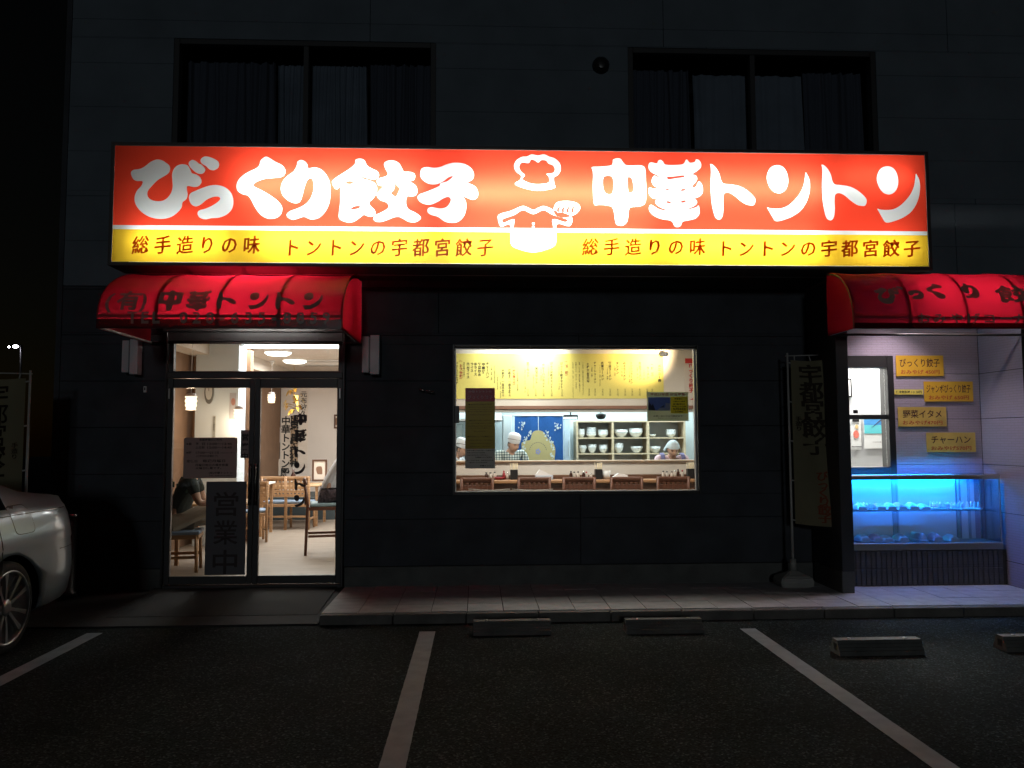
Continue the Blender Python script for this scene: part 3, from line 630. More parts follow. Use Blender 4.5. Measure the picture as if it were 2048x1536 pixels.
# ------------------------------------------------------------------ awnings
def awning_cloth():
    return film('red_awning_cloth', (.72, .012, .035), .35, .03, k=.5, rough=.5)
FR = mat('awning_frame', (.08, .07, .07), .5, metal=.5)
LETA = film('awning_letter', (.26, .18, .15), .8, .03, k=1.6)
def awning(lab, x0, x1, yw, yf, zb, zt, n, val, texts, lamp, ribs=None, light_shield=False):
    t = thing('awning', lab, 'awning', ((x0+x1)/2, yw, zb), 'red dome awnings of the shop')
    rx, rz = yw-yf, zt-zb-val
    ribx = ribs or [x0+(x1-x0)*i/n for i in range(n+1)]
    def prof(s):  # s 0 = lower front edge, arc length normalised, 1 = wall
        v0 = val/(val+1.35*(rx+rz)/1.7)
        if s < v0: return yf, zb+val*s/v0
        a = (s-v0)/(1-v0)*pi/2
        return yw-rx*cos(a), zb+val+rz*sin(a)
    def P(x, s, off=0.0):
        y, z = prof(s); y2, z2 = prof(min(1, s+.01)); ny, nz = -(z2-z), (y2-y); l = sqrt(ny*ny+nz*nz) or 1
        k = 0
        for a, c in zip(ribx, ribx[1:]):
            if a <= x <= c: k = 4*(x-a)*(c-x)/(c-a)**2
        off -= .013*k*min(1, s*2.2)
        return Vector((x, y + off*ny/l, z + off*nz/l))
    b = MB(); NU = n*10
    b.grid(lambda u, v: P(x0+(x1-x0)*u, v), NU, 30); b.build('canopy_cloth', awning_cloth(), t)
    for xe, s in ((x0, -1), (x1, 1)):
        b = MB(); pts = [Vector((xe, yw, zb))] + [P(xe, k/24) for k in range(25)]
        c = b.bm.verts.new(pts[0]); vs = [b.bm.verts.new(p) for p in pts[1:]]
        for i in range(24): b.bm.faces.new((c, vs[i], vs[i+1]))
        b.build('end_panel', awning_cloth(), t)
    for xr in ribx:
        b = MB(); b.tube([P(xr, k/16, -.018) + Vector((.012 if xr == ribx[0] else -.012 if xr == ribx[-1] else 0, 0, 0)) for k in range(17)], .015, 8); b.build('rib', FR, t)
        if xr != ribx[0]: pass
    for z_, y_ in ((zb+.012, yf+.016), (zb+val+.01, yf+.016), (zb+.012, yw-.02), (zb+.45*(zt-zb), yw-.02)):
        b = MB(); b.tube([(x0+.02, y_, z_), (x1-.02, y_, z_)], .012, 8); b.build('rail', FR, t)
    b = MB(); b.tube([(x0+.015, yw-.02, zb+.012), (x0+.015, yf+.02, zb+.012)], .012, 8); b.build('side_rail', mat('pale_pipe', (.5, .48, .45), .5), t)
    b = MB(); b.tube([(x1-.015, yw-.02, zb+.012), (x1-.015, yf+.02, zb+.012)], .012, 8); b.build('side_rail', FR, t)
    b = MB(); b.tube([P(xr, s_/30, .003) for s_ in range(31) for xr in [x1]], .005, 6); b.build('piping', awning_cloth(), t)
    b = MB(); b.grid(lambda u, v: P(x0+(x1-x0)*u, v*.055, .0025), NU, 3); b.build('hem', film('awning_hem', (.10, .004, .008), .35, .03), t)
    for (me, fx, s0, s1) in texts:   # fx maps glyph x->world x ; y 0..1 -> s0..s1
        bb = bmesh.new(); bb.from_mesh(me)
        ys = [v.co.y for v in bb.verts]; ya, yb = min(ys), max(ys)
        for k in range(1, 14):
            bmesh.ops.bisect_plane(bb, geom=bb.verts[:]+bb.edges[:]+bb.faces[:], plane_co=(0, ya+(yb-ya)*k/14, 0), plane_no=(0, 1, 0))
        bmesh.ops.triangulate(bb, faces=bb.faces)
        for v in bb.verts:
            s = s0+(s1-s0)*(v.co.y-ya)/(yb-ya) if s1 is not None else s0[0]+s0[1]*v.co.y
            v.co = P(fx(v.co.x), s, .006)
        o = bpy.data.meshes.new('awning_letters'); bb.to_mesh(o); bb.free(); o.materials.append(LETA)
        ob = bpy.data.objects.new('letter', o); COL.objects.link(ob); ob.parent = t; ob.matrix_parent_inverse = Matrix.Translation(-parent_loc(t))
    if lamp:
        for (la, lb, ly, lz, le) in lamp:
            b = MB(); b.tube([(la, ly, lz), (lb, ly, lz)], .014, 8); b.build('awning_lamp', lamp_mat('awning_tube_%d' % int(le*10), (1, .96, .9), le), t)
            if light_shield:
                b = MB(); b.prism([(ly-.055, lz-.04), (ly+.055, lz-.04), (ly+.055, lz-.035), (ly-.055, lz-.035)], lambda u, v, w: Vector((la-.03+w, u, v)), lb-la+.06); b.build('added_light_shield', WHITE, t)  # added plate below the tube, keeps its light off the ground
    return t
def gmesh(key):
    ls = loops[key]; xs = [p[0] for l in ls for p in l]; zs = [p[1] for l in ls for p in l]
    cx = (min(xs)+max(xs))/2; z0, z1 = min(zs), max(zs); h = 1.0  # keep metres / 0.62 as unit
    return fill([[((x-cx)/.62, (z-(z0+z1)/2)/.62) for x, z in l] for l in ls])
def fxm(c, w): return lambda x: c + x*w
YF = -1.15
lx0 = U(192, 656, YF)[0]; lx1 = U(684, 658, YF)[0]; lzb = U(440, 657, YF)[1]
def AXp(px_, py_=600, Y=-1.05): return U(px_, py_, Y)[0]
tx = []
hh = (.335, .165)
for key, cx, w in (('chu', 345, .24), ('ka', 401, .23), ('to1', 458, .24), ('n1', 520, .24), ('to2', 574, .24), ('n2', 628, .24)):
    tx.append((gmesh(key), fxm(AXp(cx), w), (.235, .215), None))
def textmesh_c(s, off=.02):
    me = tmesh(s, off).copy(); xs = [v.co.x for v in me.vertices]; c = (min(xs)+max(xs))/2
    for v in me.vertices: v.co.x -= c; v.co.y -= .38
    return me
tx.append((textmesh_c('有', .03), fxm(AXp(263), .20), (.235, .215), None))
tx.append((textmesh_c('(', .02), fxm(AXp(226), .20), (.235, .215), None)); tx.append((textmesh_c(')', .02), fxm(AXp(293), .20), (.235, .215), None))
for ch, cx in zip('TEL028-635-8859', (275, 300, 322, 376, 402, 428, 452, 477, 504, 530, 554, 580, 606, 632, 657)):
    tx.append((textmesh_c(ch, .03), fxm(AXp(cx, 638), .135), (.075, .115), None))
ribs_l = [lx0] + [U(p, 656, YF)[0] for p in (313, 435, 555)] + [lx1]
awning('red dome awning over the entrance door with grey lettering and phone number', lx0, lx1, -.018, YF, lzb, U(600, 560, 0)[1], 4, .10, tx,
       [(AXp(380), AXp(560), -.42, lzb+.27, 120)], ribs_l, True)
YF2 = -1.2
rx0 = WWX0 - .01; rx1 = 6.1; rzb = U(1850, 657, YF2)[1]
rx0f = U(1711, 656, YF2)[0]
def BXp(px_, py_=600, Y=-1.12): return U(px_, py_, Y)[0]
tx2 = [(gmesh('bi'), fxm(BXp(1778), .21), (.36, .235), None), (gmesh('tsu'), fxm(BXp(1829), .22), (.36, .235), None), (gmesh('ku'), fxm(BXp(1872), .22), (.42, .235), None), (gmesh('ri'), fxm(BXp(1940), .22), (.42, .235), None), (gmesh('gyo'), fxm(BXp(2022), .22), (.38, .235), None), (gmesh('ko'), fxm(BXp(2085), .22), (.38, .235), None)]
for ch, cx in zip('おみやげコーナー', (1838, 1869, 1902, 1936, 1967, 2000, 2025, 2056)):
    tx2.append((textmesh_c(ch, .025), fxm(BXp(cx, 638), .125), (.10, .11), None))
ribs_r = [rx0f-.01] + [U(p, 656, YF2)[0] for p in (1824, 1937, 2048)]; st_ = ribs_r[-1]-ribs_r[-2]
ribs_r += [ribs_r[-1]+st_, ribs_r[-1]+2*st_]
awning('red dome awning over the take-out corner with grey lettering', ribs_r[0], ribs_r[-1], YW-.01, YF2, rzb, U(1800, 545, -.75)[1], 5, .09, tx2,
       [(ribs_r[0]+.65, ribs_r[0]+1.6, -.93, rzb+.26, 21)], ribs_r)

# ------------------------------------------------------------------ interior shell
CZ = 2.8; YB = 8.3; YC = 3.28; XP = 4.0; YK2 = 5.9
WALLI = mat('cream_wall', (.74, .68, .63), .85, var=.04, vs=2)
FLOORM = mat('vinyl_floor', (.27, .225, .185), .5, var=.16, vs=2.5, wave=(.8, 6, 1), bump=.04)
def st(name, b, m): return tag(b.build(name, m), kind='structure')
b = MB(); b.box(BL+.06, 3.45, .16, YB+.1, -.1, .0); b.box(3.451, XP, 1.43, YB, -.1, 0); st('interior_floor', b, FLOORM)
CEILM = mat('ceiling_board', (.66, .60, .53), .85)
b = MB(); b.box(BL+.06, XP+2, .16, YB+.1, CZ, CZ+.05); b.box(BL+.06, BL+.45, .2, YB, CZ-.2, CZ-.001); st('interior_ceiling', b, CEILM)
b = MB(); b.box(BL+.06, BL+.16, .16, YB, 0, CZ-.2); st('interior_wall', b, mat('side_wall_brown', (.22, .13, .08), .8, var=.1))
b = MB(); b.box(BL+.17, -1.2, YB, YB+.1, 0, CZ); st('interior_wall', b, WALLI)
b = MB(); b.box(-1.2, -1.1, YC, YB, 0, CZ-.001); st('interior_wall', b, WALLI)
KW = mat('kitchen_wall', (.66, .74, .76), .5, var=.03)
b = MB(); b.box(-1.09, XP, YK2, YK2+.1, 0, CZ-.002); st('kitchen_wall', b, KW)
b = MB(); b.box(XP, XP+.1, 1.34, YK2+.1, 0, CZ); b.box(3.46, XP+.0, 1.335, 1.42, 0, CZ-.001); b.box(3.46, 3.54, .16, 1.334, 0, CZ); st('kitchen_wall', b, mat('white_partition', (.76, .76, .74), .7))
# counter front, ledge wall, upper soffit with the opening to the kitchen
OZ0 = U(1100, 921, YC)[1]; OZ1 = U(1100, 820, YC)[1]
CF = 2.75; CTZ = U(1100, 960.5, CF)[1]
KX1 = XP-.002
b = MB(); b.box(-1.09, KX1, CF+.06, YC+.1, 0, CTZ-.045, bev=.003); 
ctr = thing('counter', 'long brown eating counter with low white wall behind it, seen through the window', 'counter', (1, CF, 0))
b.build('front_panel', DWOOD, ctr)
MB().box(-1.09, KX1, CF, YC, CTZ-.044, CTZ, bev=.01).build('counter_top', MWOOD, ctr)
MB().box(-1.09, KX1, CF+.37, YC-.001, CTZ+.001, CTZ+.05, bev=.004).build('riser', DWOOD, ctr)
MB().box(-1.09, KX1, YC, YC+.08, CTZ-.04, OZ0-.02).build('ledge_wall', PLASTER, ctr)
MB().box(-1.09, KX1, YC-.05, YC+.2, OZ0-.0195, OZ0, bev=.004).build('ledge_cap', mat('ledge_cap', (.50, .38, .28), .5), ctr)
b = MB(); b.box(-1.09, KX1, YC, YC+.1, OZ1+.06, CZ-.003); st('interior_wall', b, PLASTER)
b = MB(); b.box(-1.09, KX1, YC-.012, YC+.14, OZ1+.012, OZ1+.059, bev=.003); o = b.build('beam_trim', mat('beam_brown', (.26, .14, .10), .6)); tag(o, kind='structure')
MB().box(-1.0, 3.9, YC+.02, YC+.12, OZ1-.03, OZ1+.011).build('beam_reflection_strip', mat('reflection_grey', (.5, .52, .5), .4)).__setitem__('kind', 'structure')  # grey strip put in as the lamp reflection under the beam trim

# menu board
mx0, mz1 = U(911, 707, YC-.02); mx1, mz0 = U(1328, 797, YC-.02)
t = thing('menu_board', 'long yellow menu board with vertical black lettering above the kitchen opening', 'menu board', ((mx0+mx1)/2, YC-.01, mz0))
MB().box(mx0-.4, mx1, YC-.012, YC-.0015, mz0, mz1).build('board', mat('menu_yellow', (.82, .74, .20), .6), t)
b = MB(); Ym = YC-.0135
def mx(p): return U(p, 750, Ym)[0]
def mz(p): return U(1100, p, Ym)[1]
U1 = 1/FPX*(Ym+8)
items = [(1319, 'メニュー表', 7.0, 728), (1305, '(麺 類)', 5.4, 728), (1296, 'ラーメン', 5.8, 733), (1280, '大盛ラーメン', 5.9, 723), (1263, 'トントンラーメン', 5.3, 723), (1249, 'みそラーメン', 6, 723), (1235, 'タンメン', 6, 723), (1220, '野菜ラーメン', 6, 723),
         (1205, '広東ラーメン', 6, 723), (1190, 'チャーシューメン', 5.2, 723), (1176, '各種大盛百円増', 5.3, 726), (1123, 'びっくり餃子セット', 5.6, 724), (1103, 'ジャンボ餃子セット', 5.6, 724), (1087, 'チャーハンセット', 5.8, 727), (1073, '半飯セット', 6.5, 734), (1056, '定食セット', 5.8, 724),
         (1019, '焼餃子(一皿五ヶ)', 5.4, 738), (1006, '水餃子(一皿五ヶ)', 5.4, 738), (975, 'チャーハン', 6.2, 724), (967, '中華丼', 7, 725), (959, '野菜炒め', 6.6, 725), (951, '半ライス', 6.4, 725), (944, 'ライス', 6.2, 725), (936, '大盛ライス', 6.4, 724), (914, 'ジュース類のみです', 4.6, 724)]
for p, s, sz, top in items: vput(b, s, mx(p), mz(top), sz*U1, Ym, off=.03)
for p, s, sz, top in [(1288, '(ふつう 並)', 3, 740), (1275, '(大盛り 塩 味)', 3, 731), (1259, '(こくしょうゆ味 特製)', 2.9, 731), (1244, '(辛 味 噌)', 3, 733), (1230, '(塩味 五目)', 3, 732), (1215, '(しょうゆ味 特製)', 3, 730), (1200, '(こくうま 五目 あんかけ)', 3, 730), (1184, '(自家製 焼豚)', 3, 731),
                      (1166, '(ご注文は 大盛りも出来ますのでお申し付け下さい)', 2.6, 724), (1159, '味噌 しょうゆ 塩の三種類 お選び下さい', 2.9, 724), (1152, '大盛りライス 小ライス できます', 3.2, 724), (1146, '※お持ち帰り 焼餃子 水餃子 チャーハン など各種ございます', 2.3, 724),
                      (1118, '(びっくり餃子 ライス スープ付)', 2.8, 731), (1097, '(ジャンボ餃子 ライス付)', 2.9, 731), (1082, '(スープ 餃子付)', 3, 735), (1067, '(半チャーハン付)', 3, 750), (1050, '(餃子 ライス スープ 漬物 付)', 2.8, 737), (1035, '(ライス大盛り 五十円増)', 3, 743),
                      (1001, '(焼き 揚げ できます)', 3, 760), (995, '(おみやげもどうぞ)', 3, 750), (989, 'ジャンボ餃子もあります', 3.1, 731), (928, '当店自慢の手造り', 3.6, 724), (983, '(三個 五個 十個)', 3, 731)]:
    vput(b, s, mx(p), mz(top), sz*U1, Ym, off=.015)
for p in (1304, 1294, 1279, 1264, 1250, 1235, 1220, 1205, 1190, 1178): vput(b, random.choice(['六五〇円', '五五〇円', '七〇〇円', '七五〇円']), mx(p), mz(777), 3.6*U1, Ym, off=.012)
for p in (1124, 1103, 1087, 1071, 1056, 1019, 1006): vput(b, random.choice(['七八〇円', '八五〇円', '二八〇円']), mx(p), mz(778), 3.6*U1, Ym, off=.012)
b.build('menu_lettering', INK, t, normals=False)
b = MB(); vput(b, '(飯 類)', mx(1133), mz(722), 6.4*U1, Ym, off=.02); vput(b, '(お飲物類)', mx(922), mz(721), 6.6*U1, Ym, off=.02); vput(b, '(持ち帰り可)', mx(1028), mz(733), 5.6*U1, Ym, off=.02); b.build('red_lettering', REDINK, t, normals=False)
# red and white poster right of the menu
x0, z1 = U(1372, 716, YC-.02); x1, z0 = U(1410, 800, YC-.02)
t = thing('red_poster', 'white poster with red vertical lettering at the right end of the kitchen front', 'poster', (x0, YC, z0))
MB().box(x0-.02, x1, YC-.008, YC-.0015, z0, z1).build('sheet', mat('poster_white', (.72, .66, .6), .7), t)
b = MB(); b.box(x0-.01, x1, YC-.0105, YC-.0085, z1-.075, z1-.005); vput(b, 'びっくり餃子', U(1381, 700, YC-.01)[0], U(1380, 727, YC)[1], .066, YC-.0095, off=.05); b.prism([(U(1379, 799, YC)[0], z0+.005), (x1, z0+.005), (x1, z0+.1)], lambda u, v, w: Vector((u, YC-.0105+w, v)), .002)
b.build('red_print', mat('poster_red', (.6, .03, .03), .6), t)

# ---- chairs
def lattice(b, w, z0, z1, y0, nx, nz, r=.011):
    for i in range(nz+1):
        z = z0+(z1-z0)*i/nz; b.box(-w, w, y0-.009, y0+.009, z-r, z+r)
def chair_proto(name, seat_z, top, w, cushion, group, wood, rows, d=.40):
    t = thing(name, '', 'chair' if seat_z < .5 else 'stool', (0, 0, 0), group)
    # front of chair toward +y, backrest at y=-d/2
    yb = -d/2; hw = w/2
    for s in (-1, 1):
        b = MB(); b.tube([(s*(hw-.02), yb-.02, 0), (s*(hw-.02), yb, seat_z), (s*(hw-.02), yb-.05, top-.01)], .018, 6); b.build('back_leg', wood, t)
        b = MB(); b.tube([(s*(hw-.025), d/2-.03, 0), (s*(hw-.025), d/2-.04, seat_z-.03)], .018, 6); b.build('front_leg', wood, t)
    b = MB(); b.box(-hw+.012, hw-.012, -d/2+.0, d/2-.01, seat_z-.07, seat_z-.025, bev=.004); b.build('seat_frame', wood, t)
    b = MB(); b.box(-hw+.005, hw-.005, -d/2+.03, d/2, seat_z-.024, seat_z+.018, bev=.012); b.build('seat', cushion, t)
    b = MB(); zz0, zz1 = top-.30, top
    b.grid(lambda u, v: Vector((-hw+w*u, yb-.035-.012*sin(pi*u)*-1 - .02*v, top-.075+.075*v)), 8, 2); b.bm.verts.ensure_lookup_table()
    r = bmesh.ops.extrude_face_region(b.bm, geom=b.bm.faces[:]); bmesh.ops.translate(b.bm, verts=[v for v in r['geom'] if isinstance(v, bmesh.types.BMVert)], vec=(0, .018, 0)); b.build('top_rail', wood, t)
    for i in range(rows):
        z = top-.121-.062*i; b = MB(); b.box(-hw+.03, hw-.03, yb-.038, yb-.022, z-.023, z+.022, bev=.002); b.build('back_slat', wood, t)
    for i in range(7):
        x = -hw+.035+(w-.07)*i/6; b = MB(); b.box(x-.014, x+.014, yb-.045+.004, yb-.025, top-.075-.062*rows, top-.07, bev=.002); b.build('back_stile', wood, t)
    b = MB(); b.box(-hw+.03, hw-.03, yb-.01, yb+.006, seat_z*.45, seat_z*.45+.03); b.build('stretcher', wood, t)
    for s in (-1, 1):
        b = MB(); b.box(s*(hw-.025)-.009, s*(hw-.025)+.009, -d/2+.01, d/2-.04, seat_z*.35, seat_z*.35+.03); b.build('stretcher', wood, t)
    return freeze(t)
CUSH = mat('blue_grey_cushion', (.22, .30, .42), .6); CUSHT = mat('teal_cushion', (.30, .42, .46), .6)
DCH = mat('stool_wood', (.13, .050, .028), .45, var=.2, vs=5, wave=(1, 1, 12))
stool = chair_proto('counter_stool', .62, .945, .43, CUSHT, 'tall lattice back stools along the counter', DCH, 4)
Ys = 2.42
labs = ['tall lattice back stool at the counter below the brown window poster', 'tall lattice back stool at the counter below the paper napkin box', 'middle lattice back stool at the counter, before the sauce bottles', 'lattice back stool at the counter in front of the white cup and napkin tray', 'lattice back stool at the counter nearest the right side of the window']
for i, p in enumerate((954, 1068.5, 1158.5, 1251.5, 1346)):
    x = U(p, 952, Ys-.2)[0]
    if i == 0: stool.location = (x, Ys, 0); stool['label'] = labs[0]
    else: dup(stool, (x, Ys, 0), random.uniform(-.03, .03), labs[i])
xs_ = U(648, 1000, 2.35)[0]
dup(stool, (xs_, 2.35, 0), radians(-78), 'tall wooden stool carrying the customer in the white shirt, seen through the right door leaf')
chair = chair_proto('dining_chair', .43, .85, .42, CUSH, 'low lattice back dining chairs with blue seats', WOOD, 4)
Yc = 5.2
for i, (p, Y, rz, lab) in enumerate(((549, Yc, .02, 'light wooden chair with blue seat standing left of its twin before the back table'), (596, Yc, -.02, 'light wooden chair with blue seat behind the fallen vinyl letters, right one of the pair'), (496, 3.6, .35, 'wooden chair partly hidden by the stile between the door leaves'))):
    x = U(p, 950, Y-.2)[0]
    if i == 0: chair.location = (x, Y, 0); chair.rotation_euler = (0, 0, rz); chair['label'] = lab
    else: dup(chair, (x, Y, 0), rz, lab)
chair_ = dup(chair, (U(366, 1060, 1.05)[0], 1.05, 0), radians(-90+12), 'wooden chair the customer in the dark printed shirt sits on')
chair.keys()
def table(name, lab, x, y, w, d, h, m, g=None):
    t = thing(name, lab, 'table', (x, y, 0), g)
    MB().box(x-w/2, x+w/2, y-d/2, y+d/2, h-.03, h, bev=.006).build('table_top', m, t)
    for sx_ in (-1, 1):
        for sy in (-1, 1):
            MB().box(x+sx_*(w/2-.05)-.02, x+sx_*(w/2-.05)+.02, y+sy*(d/2-.05)-.02, y+sy*(d/2-.05)+.02, 0, h-.031).build('leg', WOOD, t)
    return t
LW = mat('table_wood', (.55, .36, .19), .35, var=.15, vs=3, wave=(.6, 7, 7))
table('dining_table', 'light wooden table beside the seated customer in the dark shirt', U(420, 990, 1.9)[0]+.12, 1.75, .75, .75, .70, LW, 'dining tables')
table('dining_table', 'light wooden table behind the pair of blue seated chairs', U(572, 960, 5.9)[0], 5.85, 1.3, .8, .68, LW, 'dining tables')
table('dining_table', 'far white topped table glimpsed above the standing open sign', U(480, 960, 4.4)[0], 4.4, .9, .7, .78, WHITE, 'dining tables')
x = U(572, 1000, 6.6)[0]; b = MB(); b.box(x-.8, x+.9, 6.6, 8.2, 0, .40, bev=.01); tag(b.build('raised_platform', mat('platform_dark', (.05, .07, .08), .6)), 'dark raised seating platform under the far wall behind the chairs', 'platform')
x0, x1 = U(640, 960, 7.4)[0], U(672, 960, 7.4)[0]
# half wall, white pillar and wood posts seen through the left leaf
Yp = 3.1
x0, z1 = U(393, 700, Yp); x1, z0 = U(473.5, 950, Yp)
b = MB(); b.box(x0, x1, Yp, Yp+.35, 0, CZ-.002); tag(b.build('white_pillar', mat('white_wall_cool', (.70, .80, .88), .8)), 'square white pillar with an oval clock inside, seen through the left door leaf', 'pillar')
for (pa, pb, Yq, lab) in ((375.5, 392.5, 3.35, 'brown wooden post directly left of the white pillar'), (474.5, 500, 3.6, 'brown wooden post directly right of the white pillar')):
    xa = U(pa, 800, Yq)[0]; xb = U(pb, 800, Yq)[0]; b = MB(); b.box(xa, xb, Yq, Yq+.15, 0, CZ-.002, bev=.004); tag(b.build('wooden_post', mat('post_wood', (.30, .17, .10), .6, var=.2, vs=4, wave=(6, 6, .7))), lab, 'post', 'brown posts by the white pillar')
xa, xb = BL+.165, U(376, 800, 3.5)[0]
t = thing('dark_side_window', 'night dark window left of the brown posts inside', 'window', (xa, 3.6, .9))
b = MB(); frame_rect(b, BL+.17, U(373, 800, 3.9)[0], 1.12, 2.45, 3.88, 3.93, .03); b.build('frame', DWOOD, t); MB().box(BL+.19, U(372, 800, 3.9)[0]-.02, 3.9, 3.91, 1.14, 2.43).build('pane', mat('night_pane', (.02, .028, .05), .1), t)
b = MB(); b.box(BL+.17, U(376, 800, 3.95)[0], 3.95, 4.05, 0, CZ-.21); st('interior_wall', b, mat('side_wall_brown'))
# clock
x, z = U(418, 788, Yp-.03); t = thing('wall_clock', 'oval grey wall clock high on the white pillar', 'clock', (x, Yp, z-.1))
def oval(rx, rz, y0, y1, x, z, n=28):
    b = MB(); b.prism([(x+rx*cos(2*pi*k/n), z+rz*sin(2*pi*k/n)) for k in range(n)], lambda u, v, w: Vector((u, y0+w, v)), y1-y0); return b
oval(.062, .155, Yp-.035, Yp-.002, x, z+.02).build('case', mat('clock_case', (.16, .17, .17), .35), t); oval(.045, .11, Yp-.039, Yp-.0355, x, z+.03).build('face', mat('clock_face', (.6, .62, .62), .5), t)
b = MB(); b.box(x-.02, x+.02, Yp-.043, Yp-.0395, z+.085, z+.092); b.box(x-.003, x+.003, Yp-.043, Yp-.0395, z+.04, z+.085); b.build('hands', BLACK, t)
x, z = U(428, 855, Yp-.01); t = thing('thermometer', 'thin paper strip hanging low on the white pillar', 'paper strip', (x, Yp, z-.1)); MB().box(x-.02, x+.02, Yp-.008, Yp-.002, z-.15, z+.16).build('strip', mat('strip_grey', (.5, .53, .52), .7), t)
b = MB(); vput(b, '品切れ御容赦下さい', x, z+.15, .03, Yp-.0095, off=.01); b.build('strip_lettering', INK, t, normals=False)
x0, z1 = U(459, 786, Yp-.02); x1, z0 = U(471, 838, Yp-.02); t = thing('small_poster', 'narrow poster with a photo on the right edge of the white pillar', 'poster', (x0, Yp, z0))
MB().box(x0, x1, Yp-.008, Yp-.002, z0, z1).build('sheet', mat('poster_pale', (.5, .5, .55), .6), t); oval(.028, .05, Yp-.0105, Yp-.0085, (x0+x1)/2+.005, z1-.12).build('print', mat('poster_rose', (.5, .25, .2), .6), t)

# pendant lamps
SHG = film('paper_shade', (.95, .85, .72), .5, .02)
def pendant(px_, py_, Y, lab, rr=.062, h=.17):
    x, z = U(px_, py_, Y); t = thing('pendant_lamp', lab, 'pendant lamp', (x, Y, z), 'ribbed pendant lamps')
    b = MB(); b.tube([(x, Y, z+h/2+.03), (x, Y, CZ-.06)], .004, 6); b.build('cord', WHITE, t)
    b = MB(); b.lathe([(.045, CZ-.001), (.045, CZ-.012), (.008, CZ-.09), (0, CZ-.095)], (x, Y, 0), 16); b.build('ceiling_rose', WHITE, t)
    b = MB(); b.lathe([(0, h/2+.03), (rr*.8, h/2+.028), (rr*.9, h/2), (rr*.9, h/2-.012)], (x, Y, z), 20); b.build('cap', mat('pendant_cap', (.4, .35, .34), .4), t)
    prof = []
    for k in range(25):
        q = k/24; prof.append((rr*(1-.35*max(0, q-.55)**1.0)*(1+.10*cos(q*6*pi)), h/2-.013-q*(h-.02)))
    prof.append((0.001, -h/2+.0))
    b = MB(); b.lathe(prof, (x, Y, z), 20); b.build('lamp_shade', lamp_mat('pendant_glow', (1, .74, .5), 2.6), t)
    l = bpy.data.lights.new('pendant_light', 'POINT'); l.energy = 9; l.color = (1, .72, .48); l.shadow_soft_size = .07
    o = bpy.data.objects.new('pendant_light', l); COL.objects.link(o); o.location = (x, Y-.0, z-.15); o.parent = t; o.matrix_parent_inverse = Matrix.Translation(-parent_loc(t))
pendant(382, 806, 2.3, 'ribbed pendant lamp before the brown post left of the pillar', .068, .19)
pendant(478, 829, 2.9, 'ribbed pendant lamp in front of the right edge of the pillar', .062, .165)
pendant(543, 797, 6.0, 'small ribbed pendant lamp in the upper corner of the right door leaf', .062, .16)
def dome_light(px_, py_, lab, on=5):
    d = ray(px_, py_); k = (CZ-.03-CAM.z)/d.z; p = CAM + d*k
    t = thing('ceiling_light', lab, 'ceiling light', p, 'round ceiling lights behind the transom')
    b = MB(); b.lathe([(.20, .028), (.20, 0), (.15, -.03), (0, -.045)], p, 24); b.build('diffuser', lamp_mat('dome_glow', (1, .93, .85), on), t)
    b = MB(); b.lathe([(.215, .029), (.215, .012), (.201, .012)], p, 24); b.build('rim', WHITE, t)
dome_light(556, 707, 'round white ceiling light behind the transom, nearer of the two'); dome_light(590, 723, 'round white ceiling light behind the transom, farther of the two')
t = thing('strip_light', 'bright fluorescent strip fitting along the top of the transom', 'ceiling light', (U(620, 690, 3.6)[0], 3.4, CZ))
xa = U(455, 690, 3.45)[0]; xb = U(700, 690, 3.45)[0]
MB().box(xa, xb, 3.32, 3.52, CZ-.035, CZ-.001, bev=.004).build('fitting', WHITE, t); MB().box(xa+.01, xb-.01, 3.34, 3.50, CZ-.07, CZ-.036, bev=.01).build('diffuser', lamp_mat('strip_glow', (1, .98, .95), 7), t)
t = thing('air_conditioner', 'flat ceiling cassette air conditioner behind the transom lights', 'air conditioner', (U(590, 730, 6)[0], 5.6, CZ))
d = ray(555, 713); p = CAM + d*((CZ-CAM.z)/d.z)
MB().box(p.x+.05, p.x+1.0, p.y+.5, p.y+1.45, CZ-.03, CZ-.001, bev=.006).build('panel', WHITE, t)
for yy in (.56, 1.33): MB().box(p.x+.15, p.x+.9, p.y+yy, p.y+yy+.06, CZ-.034, CZ-.0305).build('louvre', mat('louvre_dark', (.06, .06, .06), .6), t)

